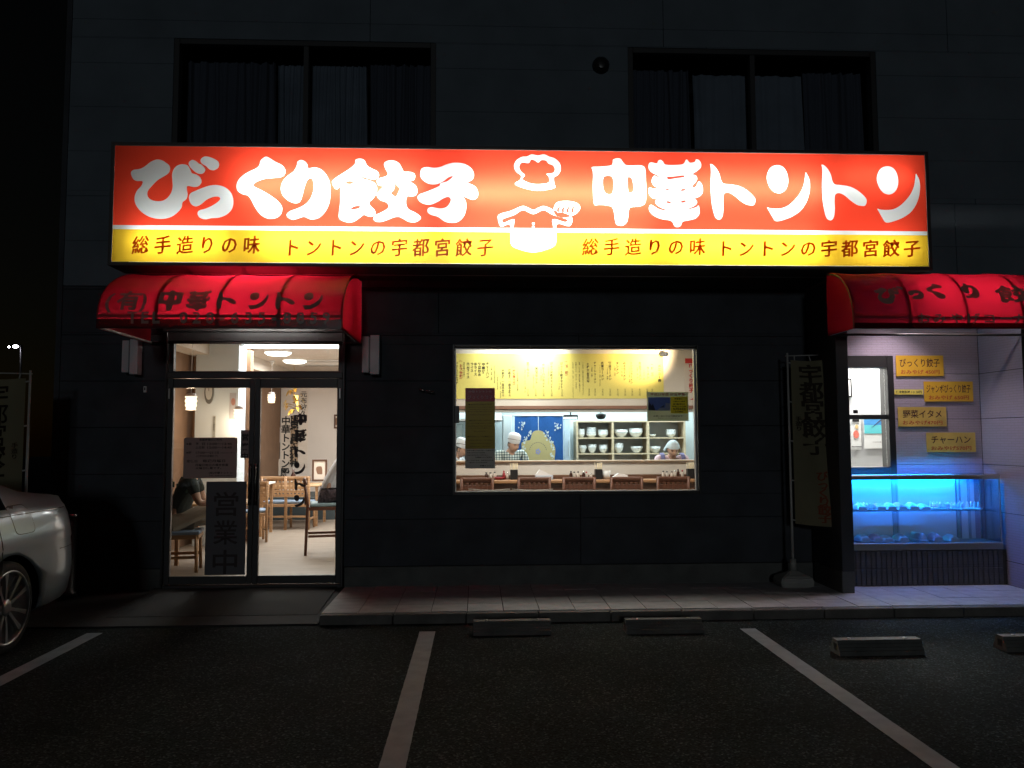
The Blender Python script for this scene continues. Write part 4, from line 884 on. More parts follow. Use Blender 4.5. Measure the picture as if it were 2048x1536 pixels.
def area(name, loc, rot, sx_, sy, e, col, parent=None):
    l = bpy.data.lights.new(name, 'AREA'); l.shape = 'RECTANGLE'; l.size = sx_; l.size_y = sy; l.energy = e; l.color = col
    o = bpy.data.objects.new(name, l); COL.objects.link(o); o.location = loc; o.rotation_euler = rot; return o
area('dining_ceiling_light', (-2.6, 4.6, CZ-.08), (0, 0, 0), 1.6, 3.0, 165, (1, .97, .94))
area('counter_ceiling_light', (.9, 1.5, CZ-.08), (0, 0, 0), 3.2, .8, 105, (1, .90, .80))
area('kitchen_ceiling_light', (1.5, 4.7, CZ-.05), (0, 0, 0), 4.2, 1.2, 150, (.80, .96, 1))
def spot(px_, py_, Y, tgt, e, col, lab, size=70, body=True):
    x, z = U(px_, py_, Y); p = Vector((x, Y, z)); q = Vector(tgt); d = (q-p).normalized()
    t = thing('spotlight', lab, 'spotlight', p, 'spotlights over the menu')
    M = d.to_track_quat('Z', 'Y').to_matrix()
    b = MB(); b.lathe([(0, -.07), (.03, -.07), (.035, .03), (.045, .06), (.036, .058), (0, .03)], p, 16, M=M); b.build('lamp_head', WHITE, t)
    b = MB(); b.tube([p, (p.x, p.y, CZ-.001)], .008, 8); b.build('arm', WHITE, t)
    l = bpy.data.lights.new('spotlight_beam', 'SPOT'); l.energy = e; l.color = col; l.spot_size = radians(size); l.spot_blend = .6; l.shadow_soft_size = .03
    o = bpy.data.objects.new('spotlight_beam', l); COL.objects.link(o); o.location = p + d*.07; o.rotation_euler = d.to_track_quat('-Z', 'Y').to_euler()
spot(1328, 708, YC-.5, (U(1289, 716, YC)[0], YC, U(1289, 706, YC)[1]), 55, (1, .72, .42), 'white spotlight shining warm light on the right end of the menu', 115)
spot(1085, 684, YC-.45, (U(1068, 712, YC)[0], YC, U(1068, 706, YC)[1]), 50, (1, .97, .88), 'white spotlight shining on the middle of the menu', 140)
spot(985, 684, YC-.45, (U(985, 712, YC)[0], YC, U(985, 706, YC)[1]), 9, (.95, .98, .95), 'white spotlight over the left third of the menu', 135)

# ---- kitchen contents
CAB = mat('cabinet_wood', (.58, .47, .32), .5, var=.12, vs=3, wave=(1, 1, 6)); Yb = 5.35
def kx(p, Y=Yb): return U(p, 880, Y)[0]
def kz(p, Y=Yb): return U(1260, p, Y)[1]
cab = thing('dish_cabinet', 'open pale wooden shelf cabinet holding white bowls on the kitchen wall', 'cabinet', (kx(1262), Yb, kz(918)-.3))
for pa, pb in ((1152.5, 1156.5), (1224, 1228), (1294, 1299), (1368, 1371.5)): MB().box(kx(pa), kx(pb), Yb, Yb+.4, kz(918)-.3, kz(843)-.012).build('upright', CAB, cab)
for pz in (843, 876, 907.5, 936): MB().box(kx(1152.5), kx(1371.5), Yb+.002, Yb+.398, kz(pz)-.011, kz(pz)+.011).build('shelf', CAB, cab)
MB().box(kx(1152.5), kx(1371.5), Yb+.4, Yb+.41, kz(918)-.3, kz(843)).build('back_panel', mat('cabinet_back', (.55, .60, .63), .6), cab)
CER = mat('white_ceramic', (.80, .83, .84), .25, spec=.6)
_bw = {}
def bowl(r, h, x, y, z, lab, grp):
    k = (round(r, 3), round(h, 3))
    if k not in _bw:
        b = MB(); b.lathe([(0, .004), (r*.45, 0), (r*.45, h*.12), (r*.72, h*.35), (r*.93, h*.75), (r, h), (r*.96, h), (r*.88, h*.75), (r*.66, h*.4), (0, h*.2)], (0, 0, 0), 22); _bw[k] = b.build('bowl', CER); o = _bw[k]
    else: o = _bw[k].copy(); COL.objects.link(o)
    o.location = (x, y, z); return tag(o, lab, 'bowl', grp)
stk = [(1164.5, 15, 4, 1, 857.5, 'bowls leftmost on the upper shelf of the left compartment'), (1185, 21, 5, 1, 854.5, 'tall pile of bowls in the middle of the upper left compartment'), (1208.5, 21, 4, 1, 859.5, 'shallow bowls right of the tall pile in the upper left compartment'),
       (1245, 28, 2, 1, 859, 'wide ramen bowls on the left of the upper middle compartment'), (1275, 28, 3, 1, 857, 'deep ramen bowls on the right of the upper middle compartment'), (1346, 20, 4, 1, 859, 'rice bowls in the upper right compartment above the headscarf'), (1307, 18, 2, 1, 868.5, 'flat plates lying in the upper right compartment'),
       (1167, 17, 2, 2, 890.5, 'small bowls leftmost on the lower shelf'), (1186, 18.5, 2, 2, 888.5, 'flared bowls second on the lower shelf'), (1208.5, 18, 3, 2, 889.5, 'small bowls third on the lower shelf of the left compartment'), (1239.5, 20, 3, 2, 886, 'tall rounded bowls in the lower middle compartment'), (1276, 25, 1, 2, 893, 'single wide bowl in the lower middle compartment'), (1312, 25, 2, 2, 893, 'wide bowls half hidden behind the headscarf')]
for p, wpx, n, row, top, lab in stk:
    r = wpx/2*(Yb+8.12)/FPX; zb_ = kz(876 if row == 1 else 907.5)+.012; zt_ = kz(top)
    H = zt_-zb_; step = H*.16 if n > 1 else 0; h = H-step*(n-1)
    for k in range(n): bowl(r*(1-.0*k), h, kx(p), Yb+.13, zb_+k*step, (['bottom', 'second', 'third', 'fourth', 'fifth'][k] + ' one of the ' if n > 1 else '') + lab, 'stacked white bowls in the cabinet')
# blue noren curtain with a pale crest
Yn = 5.0
nx0, nx1 = U(1029.5, 870, Yn)[0], U(1126, 870, Yn)[0]; nzt, nzb = U(1077, 831, Yn)[1], .6
t = thing('noren_curtain', 'blue split curtain with a pale yellow crest and white figures', 'curtain', ((nx0+nx1)/2, Yn, nzb))
NB = mat('noren_blue', (.012, .10, .36), .8, var=.25, vs=30, wave=(20, 1, 1))
xm = U(1077, 870, Yn)[0]
for a, c in ((nx0, xm-.004), (xm+.004, nx1)):
    b = MB(); b.grid(lambda u, v: Vector((a+(c-a)*u, Yn+.012*sin(u*9+a*7)*(1-.6*v)+.01, nzb+(nzt-nzb)*v)), 16, 10); b.build('cloth_panel', NB, t)
b = MB(); b.tube([(nx0-.05, Yn+.01, nzt), (nx1+.05, Yn+.01, nzt)], .012, 8); b.build('rod', WHITE, t)
CR = (890, 820, 7.877)
def c2(pts): return [U(*q, Yn-.008) for q in px(CR, pts)]
tan_ = [(1480,322),(1400,335),(1370,380),(1340,470),(1290,480),(1215,510),(1205,560),(1215,640),(1260,680),(1290,700),(1270,800),(1300,1000),(1660,1000),(1720,800),(1735,700),(1735,600),(1700,520),(1640,480),(1590,400),(1550,345)]
b = MB(); b.mesh(fill([closed(c2(tan_), 3)]), lambda c: Vector((c.x, Yn-.008, c.y))); b.build('crest', mat('noren_tan', (.55, .46, .22), .8), t, normals=False)
b = MB(); rr = random.Random(4)
for cx, cy, n, sp in ((1225, 225, 14, 32), (1760, 255, 14, 32), (1340, 380, 9, 26), (1265, 470, 12, 26), (1590, 385, 10, 28), (1660, 490, 12, 28), (1240, 600, 8, 24), (1690, 600, 8, 26), (1250, 710, 8, 22), (1690, 730, 10, 24)):
    for k in range(n):
        x_, y_ = cx+rr.gauss(0, sp*.8), cy+rr.gauss(0, sp); r_ = rr.uniform(6, 15)
        q = c2([(x_+r_*cos(a), y_+r_*1.3*sin(a)) for a in [i*pi/3+rr.random() for i in range(6)]]); b.mesh(fill([q]), lambda c, k=k: Vector((c.x, Yn-.0095-.0002*k, c.y)))
b.build('white_figures', mat('noren_white', (.66, .75, .76), .8), t, normals=False)
b = MB()
for k in range(13):
    a = pi*(k+.5)/13*.9+.15; q = [(1465+135*cos(a)+7*cos(w), 655-145*sin(a)+7*sin(w)) for w in [i*pi/3 for i in range(6)]]; b.mesh(fill([c2(q)]), lambda c: Vector((c.x, Yn-.0095, c.y)))
b.build('crest_dots', mat('noren_navy', (.03, .05, .12), .8), t, normals=False)
b = MB()
for k in range(5):
    a = k*2*pi/5; q = [(1465+26*cos(a)+17*cos(w), 655+30*sin(a)+19*sin(w)) for w in [i*pi/4 for i in range(8)]]; b.mesh(fill([c2(q)]), lambda c, k=k: Vector((c.x, Yn-.0095-.0003*k, c.y)))
b.build('crest_flower', mat('noren_lilac', (.35, .36, .6), .8), t, normals=False)
# kitchen cupboards, hood, pipes
for (pa, pb, pt, Y, col, nm, lab, cat) in ((1006, 1023.5, 830, 5.2, (.75, .8, .8), 'white_cupboard', 'tall white cupboard behind the cook in the plaid shirt', 'cupboard'), (1128, 1140, 838, 5.3, (.55, .66, .74), 'refrigerator', 'pale blue refrigerator beside the blue curtain', 'refrigerator'), (912, 926, 848, 5.0, (.6, .74, .78), 'steel_cupboard', 'steel cupboard behind the cook at the window edge', 'cupboard')):
    xa, z1 = U(pa, pt, Y); xb = U(pb, pt, Y)[0]; t = thing(nm, lab, cat, (xa, Y, 0))
    MB().box(xa, xb, Y, Y+.5, .0, z1, bev=.008).build('body', mat(nm+'_paint', col, .4), t); MB().box(xb-.035, xb-.025, Y-.02, Y-.001, 1.15, 1.4, bev=.003).build('handle', STEEL, t)
t = thing('exhaust_hood', 'steel exhaust hood over the stove left of the blue curtain', 'hood', (U(960, 840, 4.8)[0], 4.8, 1.8))
xa, xb = U(905, 840, 4.6)[0], U(1003, 840, 4.6)[0]; z = U(960, 842, 4.6)[1]
b = MB(); b.prism([(4.4, z), (5.6, z), (5.6, CZ-.01), (5.2, CZ-.01)], lambda u, v, w: Vector((xa+w, u, v)), xb-xa); b.build('canopy', STEEL, t); MB().tube([(xa, 4.38, z+.01), (xb, 4.38, z+.01)], .02, 8).build('rim', CHR, t)
t = thing('fluorescent_fixture', 'hanging fluorescent fixture right of the blue curtain', 'ceiling light', (U(1145, 832, 4.6)[0], 4.6, 1.8))
xa, z = U(1128, 836, 4.4); xb = U(1156, 836, 4.4)[0]; MB().box(xa, xb, 4.4, 4.5, z-.02, z+.05, bev=.005).build('housing', BLACK, t); MB().tube([(xa, 4.39, z-.0), (xb-.02, 4.39, z+.0)], .012, 8).build('tube', lamp_mat('kitchen_tube', (.9, 1, 1), 5), t); MB().box((xa+xb)/2-.01, (xa+xb)/2+.01, 4.44, 4.46, z+.051, CZ-.01).build('hanger', BLACK, t)
x, z = U(1201.5, 829, 4.2); t = thing('black_lamp_shade', 'black dome lamp shade hanging above the bowl cabinet', 'lamp', (x, 4.2, z)); b = MB(); b.lathe([(0, -.075), (.05, -.068), (.075, -.035), (.082, .0), (.03, .02), (0, .02)], (x, 4.2, z), 20); b.build('shade', BLACK, t); MB().tube([(x, 4.2, z+.015), (x, 4.2, CZ-.01)], .005, 6).build('cord', BLACK, t)

# ---- things on the counter
def chopbox(px_, pt, lab, first=[None]):
    Y = CF+.26; x = U(px_, 950, Y)[0]
    if first[0] is None:
        t = thing('chopstick_box', lab, 'chopstick holder', (0, 0, 0), 'chopstick holders on the counter')
        MB().box(-.05, .05, -.045, .045, .0, .135, bev=.003).build('holder', BLACK, t)
        r_ = random.Random(2)
        for k in range(14):
            a, c = r_.uniform(-.035, .035), r_.uniform(-.03, .03); b = MB(); b.tube([(a, c, .02), (a*1.5, c*1.3, .225+r_.uniform(-.012, .004))], .0045, 4); b.build('chopstick', mat('bamboo', (.78, .66, .46), .6), t)
        first[0] = freeze(t); t.location = (x, Y, CTZ); return
    dup(first[0], (x, Y, CTZ), 0, lab)
chopbox(1028, 0, 'black box of chopsticks between the red dish and the napkin box'); chopbox(1197, 0, 'black box of chopsticks directly left of the white cup'); chopbox(1381, 0, 'black box of chopsticks at the right edge of the window')
Yt = CF+.27
def ctr_at(p): return U(p, 950, Yt)[0]
NAP = mat('paper_napkin', (.82, .82, .84), .8)
x = ctr_at(1088); t = thing('napkin_box', 'white box with folded paper napkins standing up like a tent', 'napkin box', (x, Yt, CTZ))
MB().box(x-.12, x+.12, Yt-.06, Yt+.06, CTZ, CTZ+.055, bev=.004).build('box', mat('box_pale_blue', (.5, .56, .66), .6), t)
b = MB(); b.prism([(x-.125, CTZ+.056), (x+.105, CTZ+.056), (x-.06, CTZ+.135)], lambda u, v, w: Vector((u, Yt-.05+w, v)), .09); b.build('napkin', NAP, t)
x = ctr_at(1240); t = thing('napkin_tray', 'low tray of white napkins right of the cup', 'napkin tray', (x, Yt, CTZ)); MB().box(x-.12, x+.12, Yt-.06, Yt+.06, CTZ, CTZ+.022, bev=.004).build('tray', mat('tray_tan', (.6, .5, .38), .6), t)
b = MB(); b.prism([(x-.11, CTZ+.023), (x+.11, CTZ+.023), (x+.09, CTZ+.055), (x-.03, CTZ+.075)], lambda u, v, w: Vector((u, Yt-.05+w, v)), .09); b.build('napkin', NAP, t)
x = ctr_at(1213); t = MB(); t.lathe([(0, 0), (.045, 0), (.058, .11), (.054, .11), (.042, .008), (0, .008)], (x, Yt, CTZ+.001), 20); tag(t.build('white_cup', CER), 'white cup standing right of the middle chopstick box', 'cup')
def bottle(p, h, r, body, cap, lab, dy=0):
    x = ctr_at(p); t = thing('sauce_bottle', lab, 'bottle', (x, Yt+dy, CTZ), 'seasoning bottles on the counter')
    b = MB(); b.lathe([(0, 0), (r, 0), (r, h*.62), (r*.5, h*.78), (r*.45, h*.84), (0, h*.84)], (x, Yt+dy, CTZ+.001), 14); b.build('bottle_body', body, t)
    b = MB(); b.lathe([(r*.55, h*.83), (r*.55, h), (0, h)], (x, Yt+dy, CTZ+.001), 12); b.build('cap', cap, t)
SOY = mat('soy_bottle', (.05, .018, .012), .2); REDP = mat('red_plastic', (.34, .03, .04), .35); CLR = mat('clear_shaker', (.6, .55, .5), .25); SILV = mat('silver_cap', (.7, .7, .7), .25, metal=.9)
bottle(973, .10, .026, SOY, BLACK, 'small dark jar beside the brown window poster'); bottle(981, .10, .026, CLR, BLACK, 'clear jar with dark lid right of the first dark jar', .02); bottle(989.5, .105, .024, CLR, BLACK, 'clear jar beside the red dish', .03)
bottle(1008, .12, .022, REDP, REDP, 'red sauce bottle above the red dish', .02); bottle(1015, .10, .02, CLR, SILV, 'silver capped shaker left of the first chopstick box')
x = ctr_at(998); b = MB(); b.lathe([(0, 0), (.04, 0), (.072, .035), (.066, .035), (.036, .008), (0, .008)], (x, Yt-.04, CTZ+.001), 18); tag(b.build('red_dish', REDP), 'small red dish left of the first chopstick box', 'dish')
for p, bd, cp, h, lab in ((1142, SOY, BLACK, .11, 'dark soy jar left of the clear jars at mid counter'), (1149, CLR, BLACK, .10, 'first clear jar of the mid counter seasoning row'), (1156, CLR, BLACK, .105, 'second clear jar of the mid counter seasoning row'), (1167, SOY, SILV, .11, 'dark bottle in the mid counter row beside the shaker'), (1173, CLR, REDP, .10, 'shaker with red cap in the mid counter row'), (1182, CLR, SILV, .08, 'short silver capped shaker left of the middle chopsticks'),
                          (1327, CLR, BLACK, .105, 'leftmost clear jar of the right hand seasoning row'), (1335, CLR, BLACK, .10, 'clear jar second in the right hand seasoning row'), (1343, CLR, BLACK, .10, 'clear jar third in the right hand seasoning row'), (1350, CLR, SILV, .115, 'silver capped shaker in the right hand row'), (1356, SOY, BLACK, .13, 'tall dark bottle in the right hand seasoning row'), (1364, CLR, REDP, .115, 'red capped bottle nearest the right chopstick box')):
    bottle(p, h, .022, bd, cp, lab, random.uniform(-.03, .04))
x0 = U(935, 980, .35)[0]; x1 = U(1019, 980, .35)[0]
RAILC = mat('pale_hanger_rail', (.72, .66, .58), .45)
for k, (pa, pb, lab) in enumerate(((937, 1020, 'curved pale rail just inside the window sill, left one'), (1024, 1106, 'curved pale rail just inside the window sill, right one'))):
    P0 = at(pa, 979, .5); P1 = at(pb, 979, .5); b = MB(); b.tube([(P0.x+(P1.x-P0.x)*i/12, .5, P0.z+(P1.z-P0.z)*i/12-.012*sin(pi*i/12)+.003) for i in range(13)], .0055, 6); o = b.build('curved_rail', RAILC); tag(o, lab, 'rail', 'pale curved rails on the chair backs by the window')
for s_, pa, pb in ((0, 937, 1020), (1, 1024, 1106)):
    P0 = at(pa, 983, .5); P1 = at(pb, 983, .5); t = thing('window_chair', 'dark chair back just inside the window %s' % ('below the brown poster' if s_ == 0 else 'below the napkin box'), 'chair', (P0.x, .5, 0), 'dark chairs directly behind the window sill')
    for xx in (P0.x+.02, P1.x-.02): MB().box(xx-.015, xx+.015, .505, .53, 0, P0.z-.02).build('post', BLACK, t)
    MB().box(P0.x+.036, P1.x-.036, .507, .528, .72, P0.z-.03).build('back_panel', BLACK, t); MB().box(P0.x, P1.x, .5, .9, .42, .46, bev=.006).build('seat', BLACK, t)
    for xx in (P0.x+.02, P1.x-.02): MB().box(xx-.015, xx+.015, .86, .89, 0, .419).build('leg', BLACK, t)

# ---- posters on the window glass
def poster(name, lab, pa, pb, pt, pbm, Y, m, fn, cat='poster'):
    x0, z1 = U(pa, (pt+pbm)/2, Y)[0], U((pa+pb)/2, pt, Y)[1]; x1, z0 = U(pb, (pt+pbm)/2, Y)[0], U((pa+pb)/2, pbm, Y)[1]
    t = thing(name, lab, cat, ((x0+x1)/2, Y, z0)); MB().box(x0, x1, Y-.001, Y+.002, z0, z1).build('sheet', m, t); fn(t, x0, x1, z0, z1); return t
def lines(b, lst, x0, x1, y):
    for s, xc, z, w, h in lst: put(b, s, x0+(x1-x0)*xc, z, w*(x1-x0), h, y)
def wp1(t, x0, x1, z0, z1):
    H = z1-z0; Y = .0255
    MB().box(x0+.001, x1-.001, Y-.0035, Y-.0015, z1-H*.168, z1-.001).build('red_heading', film('poster_maroon', (.75, .10, .13), .4, .02), t)
    MB().box(x0+.001, x1-.001, Y-.0035, Y-.0015, z0+.001, z0+H*.243).build('white_notice', film('poster_grey_paper', (.95, .95, .97), .4, .02), t)
    b = MB(); lines(b, [('中華トントンの', .5, z1-H*.045, .78, .022), ('びっくり餃子', .5, z1-H*.115, .86, .036)], x0, x1, Y-.0045); b.build('heading_lettering', film('heading_pink', (.95, .5, .6), .3, .02), t, normals=False)
    b = MB(); rows_ = [('●おみやげ用生餃子', .205, .8, .014), ('冷凍のままフライパンに並べて中火で', .24, .86, .009), ('焼き水を入れてふたをして', .268, .7, .009), ('水がなくなるまで蒸し焼きにします', .295, .84, .009), ('焼き色がついたら出来上がり', .335, .7, .009), ('●水餃子の召し上がり方', .405, .74, .014), ('たっぷりのお湯を沸かして餃子を', .44, .86, .009), ('入れ浮き上がるまでゆでます', .475, .8, .009), ('スープに入れても美味しく', .50, .66, .009), ('召し上がれます。', .54, .4, .009), ('●揚餃子にしても美味しい', .605, .86, .014), ('油を百七十度に熱してきつね色に', .65, .84, .009), ('なるまで揚げて下さい', .69, .7, .009), ('※お早めにお召し上がり下さい', .73, .7, .009)]
    lines(b, [(s, .5, z1-H*a, w, h) for s, a, w, h in rows_], x0, x1, Y-.0045); b.build('body_lettering', mat('olive_ink', (.06, .045, .01), .7), t, normals=False)
    b = MB(); lines(b, [('お持ち帰りのお客様へお知らせ', .5, z0+H*.222, .9, .010), ('焼き上がりまで十五分位', .36, z0+H*.195, .6, .011), ('かかりますのでご了承下さい。', .42, z0+H*.165, .7, .011), ('お電話でのご注文も', .62, z0+H*.138, .56, .011), ('承っております。お気軽にどうぞ', .5, z0+H*.10, .88, .011), ('一層のサービスに努めます', .42, z0+H*.073, .64, .011), ('中華トントン', .72, z0+H*.035, .46, .014)], x0, x1, Y-.0045); b.build('notice_lettering', INK, t, normals=False)
poster('window_poster', 'tall maroon and dull yellow poster with a white notice taped inside the window', 930.5, 990, 776, 937, .026, film('poster_ochre', (.27, .24, .05), .5, .02), wp1)
def wp2(t, x0, x1, z0, z1):
    H = z1-z0; Wd = x1-x0; Y = .0255
    MB().box(x0+Wd*.03, x0+Wd*.56, Y-.003, Y-.0015, z0+H*.36, z1-H*.18).build('photo_sky', film('photo_blue', (.30, .40, .85), .35, .02), t)
    b = MB(); b.prism([(x0+Wd*.03, z0+H*.36), (x0+Wd*.20, z0+H*.36), (x0+Wd*.14, z0+H*.60), (x0+Wd*.11, z0+H*.52), (x0+Wd*.05, z0+H*.66)], lambda u, v, w: Vector((u, Y-.0045+w, v)), .001); b.prism([(x0+Wd*.31, z0+H*.46), (x0+Wd*.40, z0+H*.47), (x0+Wd*.42, z0+H*.56)], lambda u, v, w: Vector((u, Y-.0045+w, v)), .001); b.build('photo_trees', film('photo_dark', (.15, .16, .25), .35, .02), t)
    b = MB(); b.prism([(x0+Wd*.24, z0+H*.36), (x0+Wd*.56, z0+H*.36), (x0+Wd*.56, z0+H*.6), (x0+Wd*.45, z0+H*.62), (x0+Wd*.43, z0+H*.46), (x0+Wd*.3, z0+H*.45)], lambda u, v, w: Vector((u, Y-.004+w, v)), .0008); b.build('photo_building', film('photo_pale', (.75, .78, .85), .35, .02), t)
    MB().box(x0+Wd*.565, x0+Wd*.98, Y-.003, Y-.0015, z0+H*.26, z1-H*.165).build('yellow_field', film('poster_olive_yellow', (.95, .85, .12), .35, .02), t)
    b = MB(); lines(b, [('平成27年度 園児募集', .5, z1-H*.085, .84, H*.10)], x0, x1, Y-.0035); b.build('title', mat('title_red', (.30, .06, .07), .6), t, normals=False)
    b = MB(); lines(b, [('募集要項', .76, z0+H*.76, .2, H*.05), ('三歳児より五歳児', .77, z0+H*.67, .28, H*.045), ('願書受付', .77, z0+H*.58, .28, H*.045), ('平成二十六年', .77, z0+H*.50, .34, H*.045), ('9月8日', .77, z0+H*.41, .3, H*.09), ('より開始', .77, z0+H*.32, .2, H*.045), ('お問い合わせは幼稚園まで', .5, z0+H*.17, .7, H*.06), ('見学はいつでも出来ます', .5, z0+H*.10, .5, H*.03)], x0, x1, Y-.0035); b.build('lettering', INK, t, normals=False)
poster('notice_poster', 'kindergarten notice with a blue photo and yellow field on the right of the window', 1294, 1377, 784, 842, .026, film('poster_green_grey', (.50, .53, .42), .45, .02), wp2)

# ---- notices on the door glass
def hours(t, x0, x1, z0, z1):
    H = z1-z0; Y = -.0175
    b = MB(); L_ = [('営業時間のご案内', .5, z1-H*.055, .42, .022), ('※昼', .10, z1-H*.155, .10, .024), ('平', .25, z1-H*.155, .055, .026), ('日', .37, z1-H*.155, .055, .026), ('12:00〜13:45', .67, z1-H*.155, .46, .028), ('土日祝', .305, z1-H*.245, .17, .026), ('12:00〜14:45', .67, z1-H*.245, .46, .028),
        ('※夜', .10, z1-H*.37, .10, .024), ('17:00〜21:15', .445, z1-H*.37, .43, .028), ('(ラストオーダー)', .82, z1-H*.38, .26, .014), ('(食材切れ次第終了)', .44, z1-H*.455, .40, .022), ('定休日', .16, z1-H*.58, .2, .026), ('毎週月曜日', .57, z1-H*.575, .42, .028), ('月曜日祝日の場合営業', .53, z1-H*.675, .62, .024), ('火曜日休業です。', .47, z1-H*.75, .48, .024), ('(有)中華トントン', .70, z1-H*.87, .44, .022), ('TEL 028-635-8859', .70, z1-H*.935, .44, .012)]
    lines(b, L_, x0, x1, Y); b.build('lettering', INK, t, normals=False)
x0, z1 = U(368, 876, -.015)[0], U(420, 875, -.015)[1]; x1, z0 = U(474.5, 900, -.015)[0], U(420, 956.5, -.015)[1]
t = thing('opening_hours_notice', 'grey rounded notice of opening hours on the left door leaf', 'notice', ((x0+x1)/2, -.015, z0))
r_ = .02; poly = [(x0+r_-r_*sin(a), z0+r_-r_*cos(a)) for a in [k*pi/8 for k in range(5)]] + [(x0+r_-r_*cos(a), z1-r_+r_*sin(a)) for a in [k*pi/8 for k in range(5)]] + [(x1-r_+r_*sin(a), z1-r_+r_*cos(a)) for a in [k*pi/8 for k in range(5)]] + [(x1-r_+r_*cos(a), z0+r_-r_*sin(a)) for a in [k*pi/8 for k in range(5)]]
b = MB(); b.prism(poly, lambda u, v, w: Vector((u, -.016+w, v)), .004); b.build('plate', film('notice_plate', (.36, .31, .30), .62, .03), t); hours(t, x0, x1, z0, z1)
def vposter(name, lab, pa, pb, pt, pbm, Y, m, s, size, top, off=.03, ink=INK, cat='notice', wide=1.0, pitch=None):
    def fn(t, x0, x1, z0, z1):
        b = MB(); vput(b, s, (x0+x1)/2, z1-top, size, Y-.0025, off=off, wide=wide, pitch=pitch); b.build('lettering', ink, t, normals=False)
    return poster(name, lab, pa, pb, pt, pbm, Y, m, fn, cat)
vposter('open_notice', 'small vertical paper reading open on the stile side of the left door leaf', 481.5, 499, 860, 916, -.009, film('notice_grey', (.30, .29, .29), .65, .02), '営業中', .072, .022, .03, INK, pitch=.094)
def bigopen(t, x0, x1, z0, z1):
    b = MB(); hz = z1-z0
    for ch, py_ in zip('営業中', (1008, 1065, 1124)): put(b, ch, (x0+x1)/2, U(450, py_, -.012)[1], .235, .235, -.0135, off=.012)
    b.build('lettering', mat('dark_red_ink', (.02, .008, .008), .6), t, normals=False)
poster('open_sign', 'tall dark grey sheet with three big characters on the lower left door leaf', 411, 491.5, 963, 1150, -.011, film('sign_sheet_grey', (.14, .14, .15), .9, .02), bigopen, 'sign')
t = thing('vinyl_lettering', 'dark vertical vinyl letters of the shop name stuck on the right door glass', 'lettering', (U(600, 900)[0], -.007, 1.0))
for key, pa, pb, pt, pbm in (('chu', 587, 614, 827, 850.5), ('ka', 588, 613, 858, 884.5), ('to1', 588.5, 611, 891, 915), ('n1', 588, 610, 924, 949), ('to1', 589, 610, 957, 981), ('n1', 588, 609, 990, 1014)):
    me = gmesh(key); x0, z1 = U(pa, pt, -.008); x1, z0 = U(pb, pbm, -.008); xs = [v.co.x for v in me.vertices]; ys = [v.co.y for v in me.vertices]
    b = MB(); b.mesh(me, lambda c: Vector((x0+(c.x-min(xs))/(max(xs)-min(xs))*(x1-x0), -.0075, z0+(c.y-min(ys))/(max(ys)-min(ys))*(z1-z0)))); b.build('letter', mat('vinyl_brown', (.035, .02, .018), .5), t, normals=False)

# ---- things on the far dining wall
PAPER = mat('calligraphy_paper', (.74, .66, .58), .8, var=.03); Yw = YB-.012
vposter('name_scroll', 'long white paper strip reading the shop name on the far wall', 562.5, 580, 831, 936, Yw, PAPER, '中華トントン殿', .185, .02, .03, cat='scroll', pitch=.172)
vposter('plain_scroll', 'blank upper sheet on the far wall above the shop name strip', 565, 582, 785, 829, Yw, PAPER, ' ', .1, .02, cat='scroll')
vposter('shrine_plaque', 'brown plaque with dense bold characters beside the shop name strip', 581, 596, 831, 925, Yw-.02, mat('plaque_tan', (.42, .30, .20), .7), '商売繁昌稲荷神社', .16, .01, .06, cat='plaque', pitch=.125)
vposter('brush_scroll', 'long paper scroll with brush writing at its top, right of the plaque', 597.5, 616, 780, 935, Yw, PAPER, '元布波久昌 護', .13, .02, .02, cat='scroll', pitch=.13)
vposter('small_brush_sheet', 'low paper with running brush writing beside the chairs', 543.5, 561, 918, 951, Yw-.05, PAPER, '花かおる', .07, .02, .02, cat='scroll', pitch=.075)
def crest(t, x0, x1, z0, z1):
    b = MB(); cx, cz = (x0+x1)/2, (z0+z1)/2; w = (x1-x0)/2
    b.mesh(fill([closed([(cx-.02, cz+.10), (cx+.02, cz+.10), (cx+.06, cz+.02), (cx+.10, cz-.10), (cx+.04, cz-.08), (cx, cz-.03), (cx-.04, cz-.08), (cx-.10, cz-.10), (cx-.06, cz+.02)], 3)]), lambda c: Vector((c.x, Yw-.003, c.y))); b.build('brush_figure', mat('soft_ink', (.16, .13, .12), .8), t, normals=False)
poster('figure_print', 'pale sheet with a small dark brush figure on the far wall', 532, 560.5, 855, 885, Yw, mat('sheet_grey', (.58, .52, .48), .8), crest)
def picture(lab, pa, pb, pt, pbm, Y):
    x0, z1 = U(pa, pt, Y); x1, z0 = U(pb, pbm, Y); t = thing('framed_picture', lab, 'picture', ((x0+x1)/2, Y, z0))
    b = MB(); frame_rect(b, x0, x1, z0, z1, Y-.03, Y, .03); b.build('frame', DWOOD, t); MB().box(x0+.031, x1-.031, Y-.012, Y-.004, z0+.031, z1-.031).build('mount', PAPER, t)
    b = MB(); cx, cz = (x0+x1)/2, (z0+z1)/2; rr_ = random.Random(8); b.mesh(fill([closed([(cx+.075*cos(k*pi/5)*rr_.uniform(.5, 1.2), cz+.10*sin(k*pi/5)*rr_.uniform(.6, 1.2)) for k in range(10)], 3)]), lambda c: Vector((c.x, Y-.013, c.y))); b.build('print', mat('picture_brown', (.25, .14, .09), .8), t, normals=False)
picture('dark framed picture leaning near the customer in the white shirt', 625, 654, 919, 962, 6.6)
picture('small dark frame cut by the right edge of the right door leaf', 668.5, 682, 829, 857, Yw)
x, z = U(588, 776, 6.2)
GOLD = mat('gold_foil', (.65, .42, .08), .28, metal=.9)
